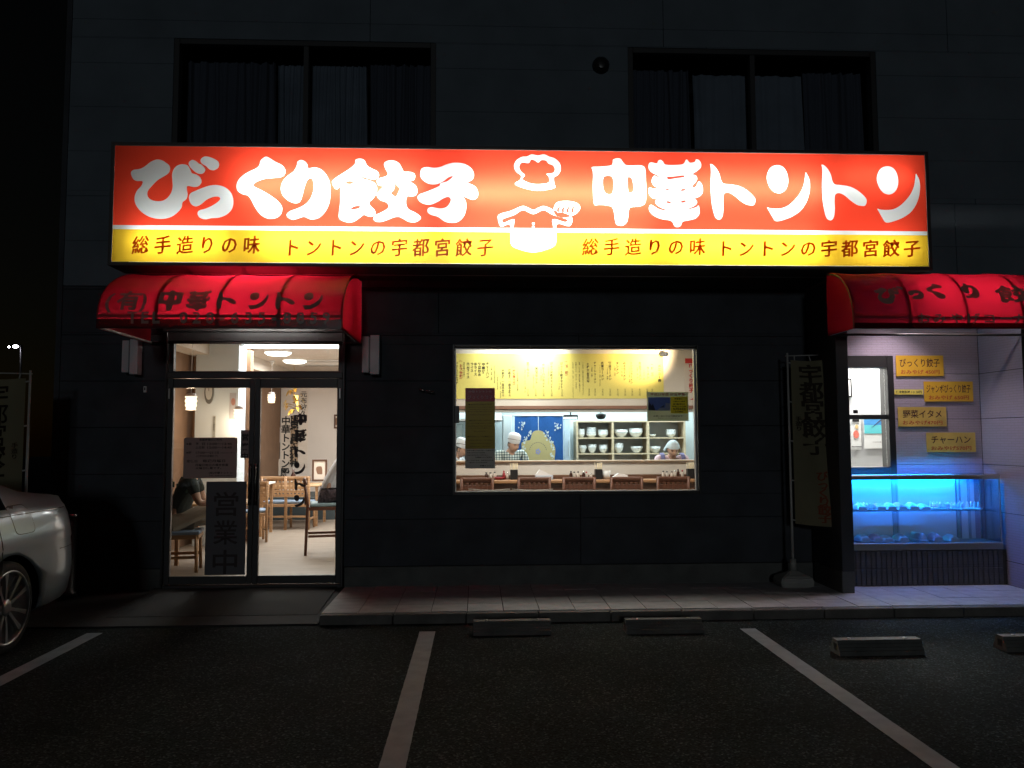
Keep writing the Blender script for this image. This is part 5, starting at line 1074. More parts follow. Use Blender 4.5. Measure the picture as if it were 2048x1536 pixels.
t = thing('gold_ornament', 'gold foil ornament hanging from the ceiling in the right door leaf', 'ornament', (x, 6.2, z)); MB().tube([(x, 6.2, z-.3), (x, 6.2, CZ)], .003, 5).build('string', GOLD, t)
rr_ = random.Random(3)
for k in range(22):
    a = rr_.uniform(0, 2*pi); z_ = z-.02-.45*k/22; w = .20*(.5+.5*sin(k/22*pi)); b = MB(); q = Vector((cos(a), sin(a), 0)); n_ = Vector((-q.y, q.x, 0))*.032
    p0 = Vector((x, 6.2, z_)); p1 = p0+q*w*.7+Vector((0, 0, .03)); p2 = p0+q*w+Vector((0, 0, -.05)); b.quad(p0-n_, p0+n_, p1+n_, p1-n_); b.quad(p1-n_, p1+n_, p2+n_*.3, p2-n_*.3); b.build('foil_leaf', GOLD, t)
x, z = U(586.5, 950, 5.8); t = thing('sake_bottle', 'brown glass bottle with a white label on the back table', 'bottle', (x, 5.8, .68)); b = MB(); b.lathe([(0, 0), (.05, 0), (.05, .13), (.018, .19), (.016, .25), (0, .25)], (x, 5.8, .681), 16); b.build('glass_body', SOY, t); MB().box(x-.03, x+.03, 5.748, 5.75, .72, .78).build('bottle_label', NAP, t)

# ------------------------------------------------------------------ take-out corner
YF3 = -.33
cx0 = WWX1+.012; cx1 = U(2000, 1020, YF3)[0]; cz0 = U(1850, 1100, YF3)[1]; cgz = U(1850, 1086, YF3)[1]; czt = U(1850, 951, YF3)[1]
BRK = mat('base_brick', (.085, .085, .095), .6, var=.3, vs=9, bump=.3, bs=60)
bb_ = thing('brick_base', 'low wall of narrow upright dark bricks under the blue lit display case', 'low wall', ((cx0+AX1)/2, YF3, 0))
MB().box(cx0-.01, AX1-.0, YF3+.012, -.02, -.01, cz0-.004).build('mortar_core', GROUT, bb_)
n = int((AX1-cx0)/.0505); zr = [.0, cz0*.5, cz0-.004]
bm_ = MB(); bm_.box(-.0225, .0225, -.006, .0135, 0, 1, bev=.002); proto_b = bm_.build('brick', BRK, bb_)
for j in range(2):
    for i in range(n):
        o = proto_b if (i == 0 and j == 0) else proto_b.copy()
        if o is not proto_b: COL.objects.link(o)
        o.matrix_parent_inverse = Matrix.Translation(-parent_loc(bb_)); o.location = (cx0+.025+i*.0505, YF3+random.uniform(-.001, .0015), zr[j]+.003); o.scale = (1, 1, zr[j+1]-zr[j]-.006)
case = thing('display_case', 'glass display case glowing blue with packed dumplings on two levels', 'display case', ((cx0+cx1)/2, YF3, cz0))
CG = glass('case_glass', (.93, .97, 1), .05)
MB().box(cx0, cx1+.012, YF3-.012, -.02, cz0, cgz, bev=.004).build('metal_base', mat('case_steel', (.30, .31, .32), .4, metal=.5), case)
tb = U(1850, 959, YF3)[1]
b = MB(); b.box(cx0, cx1+.008, YF3-.01, YF3+.02, tb, czt, bev=.002); b.box(cx1-.012, cx1+.008, YF3+.0205, -.021, tb, czt, bev=.002); b.box(cx0, cx1-.0125, -.05, -.021, tb, czt); b.build('top_rail', mat('case_alu', (.55, .56, .58), .25, metal=.7), case)
b = MB(); b.box(cx1-.006, cx1+.006, YF3-.008, YF3+.004, cgz+.001, tb-.001); b.box(cx1-.006, cx1+.006, -.034, -.022, cgz+.001, tb-.001); b.build('corner_post', MATS['case_alu'], case)
MB().box(cx0, cx1-.007, YF3-.003, YF3+.002, cgz+.001, tb-.001).build('front_pane', CG, case)
MB().box(cx1-.003, cx1+.002, YF3+.005, -.035, cgz+.001, tb-.001).build('side_pane', CG, case)
MB().box(cx0, cx1-.013, YF3+.021, -.051, czt-.007, czt-.003).build('top_pane', CG, case)
CBK = mat('case_back', (.62, .66, .70), .5)
b = MB(); yb_ = -.03
for pa, pb in ((1690, 1785), (1797, 1912), (1922, 1936), (1941, 1950)):
    b = MB(); xa = max(cx0, U(pa, 1020, yb_)[0]); xb = min(U(pb, 1020, yb_)[0], cx1-.01); b.box(xa+.002, xb-.002, yb_+.001, yb_+.006, cgz+.002, tb-.002); b.build('back_panel', CBK, case)
for p in (1791, 1917, 1938.5):
    x = U(p, 1020, yb_)[0]; b = MB(); b.box(x-.03 if p < 1900 else x-.012, x+.03 if p < 1900 else x+.012, yb_-.006, yb_+.0075, cgz+.002, tb-.002)
    b.build('sliding_rail', mat('rail_blue_grey', (.35, .40, .46), .4), case)
    if p < 1900:
        b = MB(); z = cgz+.02
        while z < tb-.02: b.box(x+.008, x+.013, yb_-.0075, yb_-.0065, z, z+.012); z += .024
        b.build('rail_slots', BLACK, case)
zsh = U(1850, 1022, YF3+.03)[1]
MB().box(cx0, cx1-.02, YF3+.03, -.07, zsh-.004, zsh+.003).build('glass_shelf', glass('shelf_glass', (.82, .90, .96), .15), case)
xl = U(1950, 960, -.2)[0]
MB().box(cx0+.003, cx1-.014, YF3+.0205, YF3+.075, czt-.0025, czt+.004, bev=.001).build('added_spill_cover', MATS['case_alu'], case)  # added cover above the front tube, stops its light spilling upward
b = MB(); b.tube([(cx0+.02, YF3+.035, tb+.016), (xl, YF3+.035, tb+.016)], .008, 8); b.build('case_tube', lamp_mat('case_tube_glow', (.01, .22, 1), 190), case)
b = MB(); b.tube([(cx0+.1, -.064, tb+.004), (xl-.06, -.064, tb+.004)], .006, 8); b.build('case_tube', lamp_mat('case_tube_cyan', (.006, .60, .95), 55), case)
GYM = mat('raw_dumpling', (.85, .78, .76), .6); TRY = mat('clear_tray', (.62, .68, .72), .3); PINK = mat('pink_pack', (.85, .50, .52), .4); CRM = mat('cream_pack', (.85, .84, .78), .4)
def pack(px_, z, kind, lab, rz=.2, Y=-.2, first={}):
    x = U(px_, 1020, Y)[0]
    if kind not in first:
        t = thing('dumpling_pack' if kind == 'g' else 'food_pack', lab, 'food pack', (0, 0, 0), 'food packs in the blue display case')
        if kind == 'g':
            MB().box(-.032, .032, -.085, .085, 0, .010, bev=.003).build('tray', TRY, t)
            for k in range(6):
                b = MB(); yy = -.07+.028*k
                b.grid(lambda u, v: Vector((-.028+.056*u, yy+.011*sin(pi*u)*(2*v-1)+.006*sin(pi*u), .011+.030*sin(pi*u)**.7*(1-abs(2*v-1)**2))), 10, 6); b.build('dumpling', GYM, t)
        else:
            MB().box(-.045, .045, -.06, .06, 0, .008, bev=.003).build('tray', TRY, t)
            b = MB(); rr = random.Random(ord(kind)); b.grid(lambda u, v: Vector((-.042+.084*u, -.056+.112*v, .009+.026*(sin(pi*u)*sin(pi*v))**.4 + .006*sin(u*13+v*7)*sin(pi*u)*sin(pi*v))), 12, 12); b.build('filling', PINK if kind == 'p' else CRM, t)
            b = MB(); b.box(-.03, .03, -.0615, -.0605, .0, .02); b.build('price_tag', NAP, t)
        first[kind] = freeze(t)
        t.location = (x, Y, z); t.rotation_euler = (0, 0, rz); t.scale = (1.35, 1.2, 1.8); return
    dup(first[kind], (x, Y, z), rz, lab, scale=(1.35, 1.2, random.uniform(1.6, 2.1)))
zs_ = zsh+.004
for p, k, lab, rz in ((1719, 'c', 'cream pack at the left end of the upper shelf', 0), (1732, 'g', 'row of dumplings leftmost on the upper shelf', .5), (1757, 'p', 'pink pack on the upper shelf, left of the rail', 0), (1778, 'c', 'cream pack before the rail on the upper shelf', 0), (1796, 'p', 'pink pack on the upper shelf directly before the perforated rail', .2),
                      (1822, 'c', 'pale pack right of the rail on the upper shelf', 0), (1844, 'c', 'wide pale pack at the middle of the upper shelf', .1), (1879, 'g', 'first dumpling row right of the middle on the upper shelf', .5), (1908, 'g', 'second dumpling row right of the middle on the upper shelf', .55), (1940, 'g', 'dumpling row at the right end of the upper shelf', .75)):
    pack(p, zs_, k, lab, rz)
for p, k, lab in ((1722, 'c', 'pale pack at the left end of the case floor'), (1747, 'p', 'pink pack second on the case floor'), (1768, 'c', 'pale pack third on the case floor'), (1798, 'c', 'pale pack below the perforated rail on the case floor'), (1834, 'g', 'dumplings lying flat on the case floor'), (1866, 'p', 'pink pack right of the flat dumplings on the case floor'), (1898, 'c', 'last pale pack on the case floor')):
    pack(p, cgz+.003, k, lab, .1)

t = thing('downlight', 'small lit downlight in the soffit over the take-out corner, behind the awning', 'downlight', (4.15, -.46, 2.93))
b = MB(); b.lathe([(.06, 2.931), (.06, 2.90), (.05, 2.90), (.045, 2.925)], (4.15, -.46, 0), 20); b.build('ring', ALU2, t)
b = MB(); b.lathe([(.045, 2.924), (0, 2.922)], (4.15, -.46, 0), 20); b.build('lens', lamp_mat('downlight_glow', (1, .85, .88), 8), t)
l = bpy.data.lights.new('downlight_beam', 'SPOT'); l.energy = 62; l.color = (1, .84, .90); l.spot_size = radians(104); l.spot_blend = .7; l.shadow_soft_size = .04
o = bpy.data.objects.new('downlight_beam', l); COL.objects.link(o); o.location = (4.15, -.46, 2.895)
# price plates on the alcove wall
PLY = mat('plate_yellow', (.62, .36, .03), .45, var=.12, vs=4, spec=.5); PLY2 = mat('plate_pale', (.60, .42, .10), .4, var=.25, vs=5)  # second plate material is a paler, more mottled yellow
def plate(lab, pa, pb, pt, pbm, big, small, m, bigw=.84):
    def fn(t, x0, x1, z0, z1):
        H = z1-z0; b = MB(); put(b, big, (x0+x1)/2, z1-H*.36, (x1-x0)*bigw, H*.42, -.0335, off=.012); b.build('name_lettering', mat('plate_ink', (.05, .01, .015), .6), t, normals=False)
        b = MB(); put(b, small, (x0+x1)/2, z0+H*.2, (x1-x0)*.82, H*.22, -.0335, off=.02); b.build('price_lettering', mat('plate_red', (.40, .06, .02), .6), t, normals=False)
    poster('price_plate', lab, pa, pb, pt, pbm, -.032, m, fn, 'price plate')
plate('orange yellow plate at the top beside the take-out window', 1792, 1887, 711, 752, 'びっくり餃子', 'おみやげ 450円', PLY)
plate('yellow plate second from the top, touching the thin strip', 1848, 1946, 763, 803, 'ジャンボびっくり餃子', 'おみやげ 650円', PLY, .9)
plate('pale yellow plate third from the top near the take-out window', 1796, 1893, 814, 853, '野菜イタメ', 'おみやげ470円', PLY2, .8)
plate('lowest yellow plate just above the display case', 1853, 1951, 865, 904, 'チャーハン', 'おみやげ570円', PLY2, .8)
def thin(t, x0, x1, z0, z1):
    b = MB(); put(b, '保冷剤別途 1ヶ 20円', (x0+x1)/2, (z0+z1)/2, (x1-x0)*.9, (z1-z0)*.55, -.0335, off=.03); b.build('lettering', INK, t, normals=False)
poster('thin_strip', 'thin bright yellow strip between the take-out window and the second plate', 1789, 1846, 779, 789, -.032, mat('strip_yellow', (.72, .62, .12), .5), thin, 'price strip')

# take-out window and the room behind it
b = MB(); fz0, fz1 = AWZ0+.001, AWZ1-.001; fx1 = AWX1-.001; fx0 = WWX1-.019
b.box(fx1-.065, fx1, -.045, .12, fz0, fz1, bev=.003); b.box(fx0, fx1-.0655, -.044, .119, fz0, fz0+.07, bev=.003); b.box(fx0, fx1-.0655, -.044, .119, U(1740, 736, 0)[1], fz1, bev=.003); b.box(fx0, fx1-.0655, -.02, .06, U(1740, 838.5, 0)[1], U(1740, 829.5, 0)[1], bev=.003); b.box(fx0, WWX1+.03, -.04, .1, fz0+.0705, U(1740, 736, 0)[1]-.001)
tf = b.build('takeout_window', ALU, bld)
MB().box(WWX1+.0305, fx1-.066, .02, .026, fz0+.071, U(1740, 737, 0)[1]).build('pane', GLASS, tf)
b = MB(); x, z = U(1710, 826, 0); b.box(x-.03, x+.02, -.026, -.019, z-.005, z+.03, bev=.003); b.build('window_catch', BLACK, tf)
RW = mat('annex_wall', (.52, .54, .56), .8); Yr = 1.25
b = MB(); b.box(3.545, 6.6, Yr, Yr+.08, 0, CZ-.001); b.box(6.52, 6.6, .17, Yr-.001, 0, CZ-.001); st('annex_wall', b, RW)
b = MB(); b.box(3.545, 6.6, .16, Yr+.08, -.1, 0); st('annex_floor', b, FLOORM)
area('annex_ceiling_light', (4.7, 1.12, CZ-.10), (radians(-42), 0, 0), 1.6, .3, 300, (1, .94, .90))
poster('wall_calendar', 'narrow wall calendar with a soft red and tan picture seen in the take-out window', 1702, 1722, 836, 899, Yr-.01, mat('calendar_white', (.74, .76, .76), .7), lambda t, x0, x1, z0, z1: (oval((x1-x0)*.28, (z1-z0)*.13, Yr-.0145, Yr-.0125, (x0+x1)/2, z0+(z1-z0)*.48).build('red_print', mat('cal_red', (.62, .16, .12), .7), t), oval((x1-x0)*.16, (z1-z0)*.07, Yr-.0145, Yr-.0125, (x0+x1)/2+.01, z0+(z1-z0)*.72).build('tan_print', mat('cal_tan', (.6, .42, .2), .7), t), MB().box(x0, x1, Yr-.014, Yr-.0125, z0+.03, z0+.037).build('rule', BLACK, t), MB().box(x0+.02, x1-.02, Yr-.016, Yr-.0125, z1-.045, z1-.005).build('binding', BLACK, t)), 'calendar')
def cal2(t, x0, x1, z0, z1):
    H = z1-z0; b = MB(); MB().box(x0+.003, x1-.003, Yr-.0135, Yr-.0125, z0+H*.72, z1-.003).build('blue_print', mat('cal_blue', (.05, .25, .55), .7), t)
    MB().box(x0+.003, x1-.003, Yr-.0135, Yr-.0125, z0+H*.46, z0+H*.72-.001).build('teal_print', mat('cal_teal', (.10, .50, .56), .7), t)
    b = MB(); b.prism([(x0+.08, z0+H*.62), (x1-.05, z0+H*.86), (x1-.04, z0+H*.93), (x1-.07, z0+H*.88)], lambda u, v, w: Vector((u, Yr-.0145+w, v)), .0008); b.build('dark_figure', mat('cal_dark', (.04, .06, .12), .7), t)
    b = MB(); put(b, '1 2 3 4 5', (x0+x1)/2+.02, z0+H*.2, .1, .018, Yr-.0135); b.build('numbers', INK, t, normals=False)
poster('wall_calendar', 'wide wall calendar with a blue and teal picture seen in the take-out window', 1728, 1772, 832, 897, Yr-.01, MATS['calendar_white'], cal2, 'calendar')
x0, z1 = U(1694, 757, Yr); x1, z0 = U(1703, 795, Yr); t = thing('picture_frame', 'dark edged frame at the left side of the take-out window', 'picture', (x0, Yr, z0)); MB().box(x0-.1, x1, Yr-.02, Yr-.001, z0, z1, bev=.003).build('frame', BLACK, t); MB().box(x0-.09, x1-.02, Yr-.022, Yr-.0205, z0+.02, z1-.02).build('mount', NAP, t)

# ------------------------------------------------------------------ banners
POLE = mat('white_pole', (.42, .42, .40), .5); TANK = mat('grey_tank', (.30, .30, .28), .6, var=.1)
BANC = film('banner_cloth', (.29, .27, .17), .6, .0); BANR = film('banner_yellow', (.80, .68, .05), .45, .0)
BINK = film('banner_ink', (.05, .04, .03), .9, .0); BRED = film('banner_red', (.30, .09, .05), .8, .0)
def banner(lab, x, y, ztop, zbot, w, sgn, seed, cl=.95):
    t = thing('nobori_banner', lab, 'banner', (x, y, 0), 'tall gyoza banners on poles')
    b = MB(); b.lathe([(0, .0), (.20, 0), (.215, .03), (.215, .075), (.19, .10), (.10, .125), (.05, .15), (0, .15)], (x, y, 0), 4, smooth=False); 
    for v in b.bm.verts: p = v.co - Vector((x, y, 0)); q = Matrix.Rotation(radians(45), 3, 'Z') @ p; v.co = Vector((x+q.x*1.05, y+q.y*.8, p.z))
    bmesh.ops.bevel(b.bm, geom=b.bm.edges[:], offset=.012, segments=2, affect='EDGES'); b.build('water_tank', TANK, t)
    b = MB(); b.lathe([(0, .15), (.034, .15), (.03, .26), (0, .26)], (x, y, 0), 14); b.build('socket', TANK, t)
    b = MB(); b.tube([(x, y, .2), (x, y, ztop+.05)], .0125, 8, radii=[.014, .010]); b.build('pole', POLE, t)
    b = MB(); b.tube([(x-.02*sgn, y, ztop+.02), (x+sgn*(w+.06), y-.02, ztop+.03)], .006, 6); b.build('cross_bar', POLE, t)
    rnd = random.Random(seed); a1, a2, a3 = [rnd.uniform(0, 6) for _ in range(3)]
    def P(u, v, off=0):  # v 0 top
        sw = .06+.27*v
        wv = .045*sin(a1+u*5+v*3)*(u*.9+.1)+.022*sin(a2+u*11-v*6)*u
        return Vector((x+sgn*(.03+w*u*(1-.06*v)+ (.075*v if sgn > 0 else 0)*u**.5), y-.01+wv-sw*u+off, ztop-.02-(ztop-.02-zbot)*v - .015*sin(u*3)))
    b = MB(); b.grid(lambda u, v: P(u*.80, v), 14, 40); b.build('cloth', BANC, t)
    b = MB(); b.grid(lambda u, v: P(.80+u*.20, v), 5, 40); b.build('yellow_border', BANR, t)
    for k in range(5):
        p = P(0, .02+.24*k); b = MB(); b.tube([p+Vector((0, 0, 0)), Vector((x, y-.012, p.z+.005))], .008, 5); b.build('loop', POLE, t)
    for k in range(3):
        p = P(.1+.4*k, 0); b = MB(); b.tube([p, Vector((p.x, y-.01, ztop+.025))], .006, 5); b.build('loop', POLE, t)
    H = ztop-.02-zbot
    def vtext(s, uc, v0, size, pitch, m, nm, wide=1.0):
        b = MB()
        for i, ch in enumerate(s):
            me = tmesh(ch, .012); vc = v0+pitch*i
            for dx, dy in ((0, -.004), (.035, -.0055)):
              if sgn > 0: b.mesh(me, lambda c: P(uc+(c.x+dx-.5)*size*wide/w, vc-(c.y-.38)*size/H, dy))
              else: b.mesh(me, lambda c: P(uc-(c.x-.5)*size*wide/w, vc-(c.y-.38)*size/H, -.004))
        b.build(nm, m, t, normals=False)
    vtext('宇都宮餃子', .44, .085, .21, .107, BINK, 'large_lettering', .95)
    vtext('びっくり餃子', .52, .70, .10, .05, BRED, 'red_lettering')
    vtext('ぎょうざの', .90, .05, .075, .052, BINK, 'border_lettering', .8)
    vtext('手造り', .12, .36, .05, .03, BINK, 'small_lettering')
    return t
gx_, gy_ = G(1587, 1172, 0)
banner('tall yellow gyoza banner on a pole standing at the wing wall', gx_, gy_, U(1585, 716, gy_)[1], U(1585, 1047, gy_)[1], .36, 1, 3)
gx_, _z = U(55, 900, -.75); banner('dim yellow gyoza banner behind the silver car', gx_-.0, -.75, U(55, 752, -.75)[1], .35, .5, -1, 5)

# ashtray stand behind the car
x, y = G(134, 1192, 0); x = U(134, 1100, y)[0]; t = thing('ashtray_stand', 'black standing ashtray with a chrome rim behind the tail of the car', 'ashtray', (x, y, 0))
b = MB(); b.lathe([(0, 0), (.095, 0), (.095, .04), (.08, .05), (.08, .72), (0, .72)], (x, y, -.0), 24); b.build('body', BLACK, t); b = MB(); b.lathe([(.08, .721), (.10, .725), (.10, .75), (.085, .755), (.075, .735), (0, .73)], (x, y, 0), 24); b.build('rim', CHR, t)
MB().box(x-.06, x+.06, y-.092, y-.079, .60, .66, bev=.004).build('chrome_plate', CHR, t)
# distant street lamp
p = at(31, 693, 62); t = thing('street_lamp', 'tiny bright street lamp far away in the dark beyond the building', 'street lamp', (p.x, 62, ZA))
MB().tube([(p.x+.5, 62, ZA), (p.x+.5, 62, p.z+.1)], .09, 8).build('pole', ALU, t); MB().tube([(p.x+.5, 62, p.z+.1), (p.x, 62, p.z+.16)], .05, 8).build('arm', ALU, t)
b = MB(); b.sph((p.x, 62, p.z), .15, sc=(1.5, 1, .8)); b.sph((p.x-.55, 62, p.z-.03), .08); b.build('lamp_head', lamp_mat('far_lamp', (.9, .85, 1), 30), t)

# ------------------------------------------------------------------ car
xw, yw_ = G(18, 1309, ZA); HW = .90; XC = xw - HW + .005; RW_ = .325
YR = yw_ + 1.19       # rear end of the body
def smooth(t): t = max(0, min(1, t)); return t*t*(3-2*t)
def tab(T, s):
    for (a, va), (b, vb) in zip(T, T[1:]):
        if s <= b: return va+(vb-va)*smooth((s-a)/(b-a)) if False else va+(vb-va)*((s-a)/(b-a))
    return T[-1][1]
TOP = [(0, 1.0), (.10, 1.06), (.45, 1.10), (.72, 1.14), (1.1, 1.29), (1.5, 1.41), (2.0, 1.465), (2.5, 1.46), (2.9, 1.34), (3.35, 1.06), (3.8, .97), (4.3, .86), (4.55, .74), (4.68, .60)]
BOT = [(0, .33), (.12, .27), (.5, .20), (4.2, .18), (4.5, .20), (4.68, .28)]
def Wd(s):
    w = HW
    if s < .60: w *= 1-.24*((.60-s)/.60)**2.6
    if s > 3.9: w *= 1-.32*((s-3.9)/.78)**2.4
    return w
def section(s):
    w, zt, zb = Wd(s), tab(TOP, s), tab(BOT, s); bz = min(zt-.06, .97+.02*min(1, s)); cab = zt-bz
    P = [(0, zb+.02), (w*.86, zb), (w*.965, zb+.05), (w*.99, zb+.16), (w*1.0, .50), (w*.992, .62), (w*.982, .715), (w*.988, .735), (w*.972, .82), (w*.945, .90), (w*.905, bz)]
    if cab < .10: P += [(w*.875, bz+.025), (w*.84, zt-.022), (w*.74, zt-.008), (w*.4, zt), (0, zt+.006)]
    else:
        k = min(1, (cab-.10)/.2)
        P += [(w*(.875-.0*k), bz+.02), (w*(.84-.03*k), bz+cab*.42), (w*(.74-.05*k), zt-.05*k-.01), (w*(.60-.05*k), zt-.01), (0, zt+.012)]
    return P
def side_u(s, z):
    P = section(s)
    for (ua, za), (ub, zb) in zip(P[1:], P[2:]):
        if za <= z <= zb: return ua+(ub-ua)*(z-za)/max(1e-6, zb-za)
    return P[-3][0]
def cw(u, s, z): return Vector((XC+u, YR-s, ZA+z))
car = thing('parked_car', 'silver sedan parked tail first at the left edge, showing its rear wheel and fuel flap', 'car', (XC, YR-2.3, ZA))
PAINT = mat('silver_paint', (.56, .65, .74), .30, metal=.45, coat=.6, spec=.6)
CGL = mat('car_window', (.01, .012, .014), .06, spec=.8)
SS = [0, .015, .04, .08, .14, .22, .32, .45, .58, .72, .9, 1.1, 1.3, 1.5, 1.75, 2.0, 2.25, 2.5, 2.7, 2.9, 3.1, 3.35, 3.55, 3.8, 4.05, 4.3, 4.42, 4.55, 4.63, 4.68]
b = MB(); G_ = []
for i, s in enumerate(SS):
    P = section(s); full = P + [(-u, z) for u, z in P[-2:0:-1]]
    G_.append([b.bm.verts.new(cw(u, s, z)) for u, z in full])
nP = len(section(0)); nF = len(G_[0])
for i in range(len(SS)-1):
    for k in range(nF):
        f = b.bm.faces.new((G_[i][k], G_[i+1][k], G_[i+1][(k+1) % nF], G_[i][(k+1) % nF])); f.smooth = True
        kk = k if k < nP-1 else nF-1-k
        if kk in (11, 12) and 1.1 <= SS[i] and SS[i+1] <= 3.1: f.material_index = 1
        if kk >= 13 and ((.72 <= SS[i] and SS[i+1] <= 1.5) or (2.5 <= SS[i] and SS[i+1] <= 3.35)): f.material_index = 1
for gi in (0, -1):
    f = b.bm.faces.new(G_[gi] if gi else G_[gi][::-1]); f.smooth = False
bmesh.ops.recalc_face_normals(b.bm, faces=b.bm.faces)
sub = bmesh.ops.subdivide_edges
body = b.build('car_body', [PAINT, CGL, BLACK], car)
def cyl_obj(s, r, half):
    bb = MB(); bb.lathe([(0, -half), (r, -half), (r, half), (0, half)], cw(0, s, .315), 48, M=Matrix.Rotation(radians(90), 3, 'Y'), smooth=False); return bb
SW = 1.19; SF = SW+2.62
cut = MB()
for s in (SW, SF):
    for sg in (-1, 1):
        cut.lathe([(0, -.16), (.375, -.16), (.375, .16), (0, .16)], cw(sg*(HW-.10), s, .318), 48, M=Matrix.Rotation(radians(90), 3, 'Y'), smooth=False)
bmesh.ops.remove_doubles(cut.bm, verts=cut.bm.verts, dist=.0005)
co = cut.build('cutter', [BLACK]); 
md = body.modifiers.new('arch', 'BOOLEAN'); md.object = co; md.operation = 'DIFFERENCE'; md.solver = 'EXACT'
sm = body.modifiers.new('sub', 'BEVEL'); body.modifiers.remove(sm)
dg = bpy.context.evaluated_depsgraph_get(); nm = bpy.data.meshes.new_from_object(body.evaluated_get(dg)); body.modifiers.clear(); body.data = nm; bpy.data.objects.remove(co)
for f in body.data.polygons:
    c = f.center - Vector((XC, YR, ZA)) if False else f.center
    for s in (SW, SF):
        w_ = cw(0, s, .318); d_ = sqrt((c.y-w_.y)**2+(c.z-w_.z)**2); 
        if (abs(d_-.375) < .012 and abs(f.normal.x) < .4) or (d_ < .37 and abs(f.normal.x) > .9 and abs(c.x-XC) < HW-.2): f.material_index = 2; f.use_smooth = False
TYRE = mat('tyre_rubber', (.012, .012, .012), .8, bump=.3, bs=40); RIM = mat('alloy_rim', (.55, .56, .58), .3, metal=.8)
def wheel(s, sg):
    c = cw(sg*(HW-.115), s, RW_)
    e = bpy.data.objects.new('wheel', None); COL.objects.link(e); e.parent = car; e.matrix_parent_inverse = Matrix.Translation(-parent_loc(car)); e.location = c; PL[e.name] = Vector(c)
    R_ = Matrix.Rotation(radians(90*sg), 3, 'Y'); Mr = Matrix.Rotation(radians(90), 3, 'Y') if sg > 0 else Matrix.Rotation(radians(-90), 3, 'Y')
    b = MB(); b.lathe([(.25, -.10), (.29, -.105), (.318, -.09), (.325, -.06), (.325, .06), (.318, .085), (.29, .10), (.262, .10), (.25, .09)], c, 40, M=Mr); b.build('tyre', TYRE, e)
    b = MB(); b.lathe([(.262, .098), (.256, .104), (.247, .10), (.240, .07), (.235, -.09), (0, -.09)], c, 40, M=Mr); b.build('rim', RIM, e)
    b = MB()
    for k in range(10):
        a = 2*pi*(k+(.18 if k % 2 else 0))/10; q = Vector((cos(a), sin(a), 0)); n_ = Vector((-q.y, q.x, 0))
        pr = [(.035, .078, .014), (.14, .086, .011), (.243, .092, .019)]
        V1 = [[Mr @ (q*r+n_*h+Vector((0, 0, z))) + c, Mr @ (q*r-n_*h+Vector((0, 0, z))) + c, Mr @ (q*r-n_*h*.8+Vector((0, 0, z-.03))) + c, Mr @ (q*r+n_*h*.8+Vector((0, 0, z-.03))) + c] for r, z, h in pr]
        V1 = [[b.bm.verts.new(p) for p in r] for r in V1]
        for i in range(2):
            for j in range(4): b.bm.faces.new((V1[i][j], V1[i][(j+1) % 4], V1[i+1][(j+1) % 4], V1[i+1][j]))
    b.lathe([(.06, .03), (.058, .082), (.03, .088), (0, .086)], c, 20, M=Mr); b.build('spokes', RIM, e)
    b = MB(); b.lathe([(.15, -.03), (.15, -.02), (0, -.02)], c, 30, M=Mr); b.build('brake_disc', mat('brake_disc', (.2, .2, .2), .4, metal=.8), e)
for s in (SW, SF):
    for sg in (-1, 1): wheel(s, sg)
def patch(name, m, s0, s1, z0, z1, off, r=.25, n=14, parent=car, sg=1):
    """rounded patch on the car's side surface"""
    pts = [];
    for k in range(28):
        a = 2*pi*k/28; ca, sa = cos(a), sin(a); e_ = .35
        u = .5+.5*math.copysign(abs(ca)**e_, ca); v = .5+.5*math.copysign(abs(sa)**e_, sa); pts.append((s0+(s1-s0)*u, z0+(z1-z0)*v))
    b = MB(); sc, zc = (s0+s1)/2, (z0+z1)/2
    rings = []
    for q in (0.001, .5, 1): rings.append([b.bm.verts.new(cw(sg*(side_u(sc+(s-sc)*q, zc+(z-zc)*q)+off), sc+(s-sc)*q, zc+(z-zc)*q)) for s, z in pts])
    for i in range(2):
        for k in range(28): f = b.bm.faces.new((rings[i][k], rings[i][(k+1) % 28], rings[i+1][(k+1) % 28], rings[i+1][k])); f.smooth = True
    return b.build(name, m, parent)
def s_at(px_, py_):
    """length position on the side plane under a pixel"""
    d = ray(px_, py_); k = (XC+HW*.98-CAM.x)/d.x; p = CAM+d*k; return YR-p.y, p.z-ZA
s1_, z1_ = s_at(38, 1014); s0_, z0_ = s_at(74, 1062)
patch('flap_gap', BLACK, s0_-.006, s1_+.006, z0_-.006, z1_+.006, .0015); patch('fuel_flap', PAINT, s0_, s1_, z0_, z1_, .003)
for sg in (1, -1):
    patch('tail_light', mat('tail_light_red', (.35, .01, .012), .15, spec=.8), .012, .14, .80, .93, .004, sg=sg)
b = MB(); pts = [cw(side_u(s, .655)+.0012, s, .655) for s in [.02+.03*k for k in range(18)]]; b.tube(pts, .0022, 5); b.build('bumper_seam', BLACK, car)
sd, _ = s_at(6, 1060); b = MB(); b.tube([cw(side_u(sd+.12*max(0, (.75-z))**1.2, z)+.001, sd+.12*max(0, (.75-z))**1.2, z) for z in [.5+.05*k for k in range(10)]], .003, 5); b.build('door_seam', BLACK, car)
b = MB(); b.tube([cw(side_u(s, .965)+.003, s, .965) for s in [.30+.1*k for k in range(30)]], .004, 6); b.build('chrome_strip', CHR, car)
b = MB(); b.box(XC-.25, XC+.25, YR+.002, YR+.012, ZA+.58, ZA+.74, bev=.003); b.build('number_plate_recess', BLACK, car)

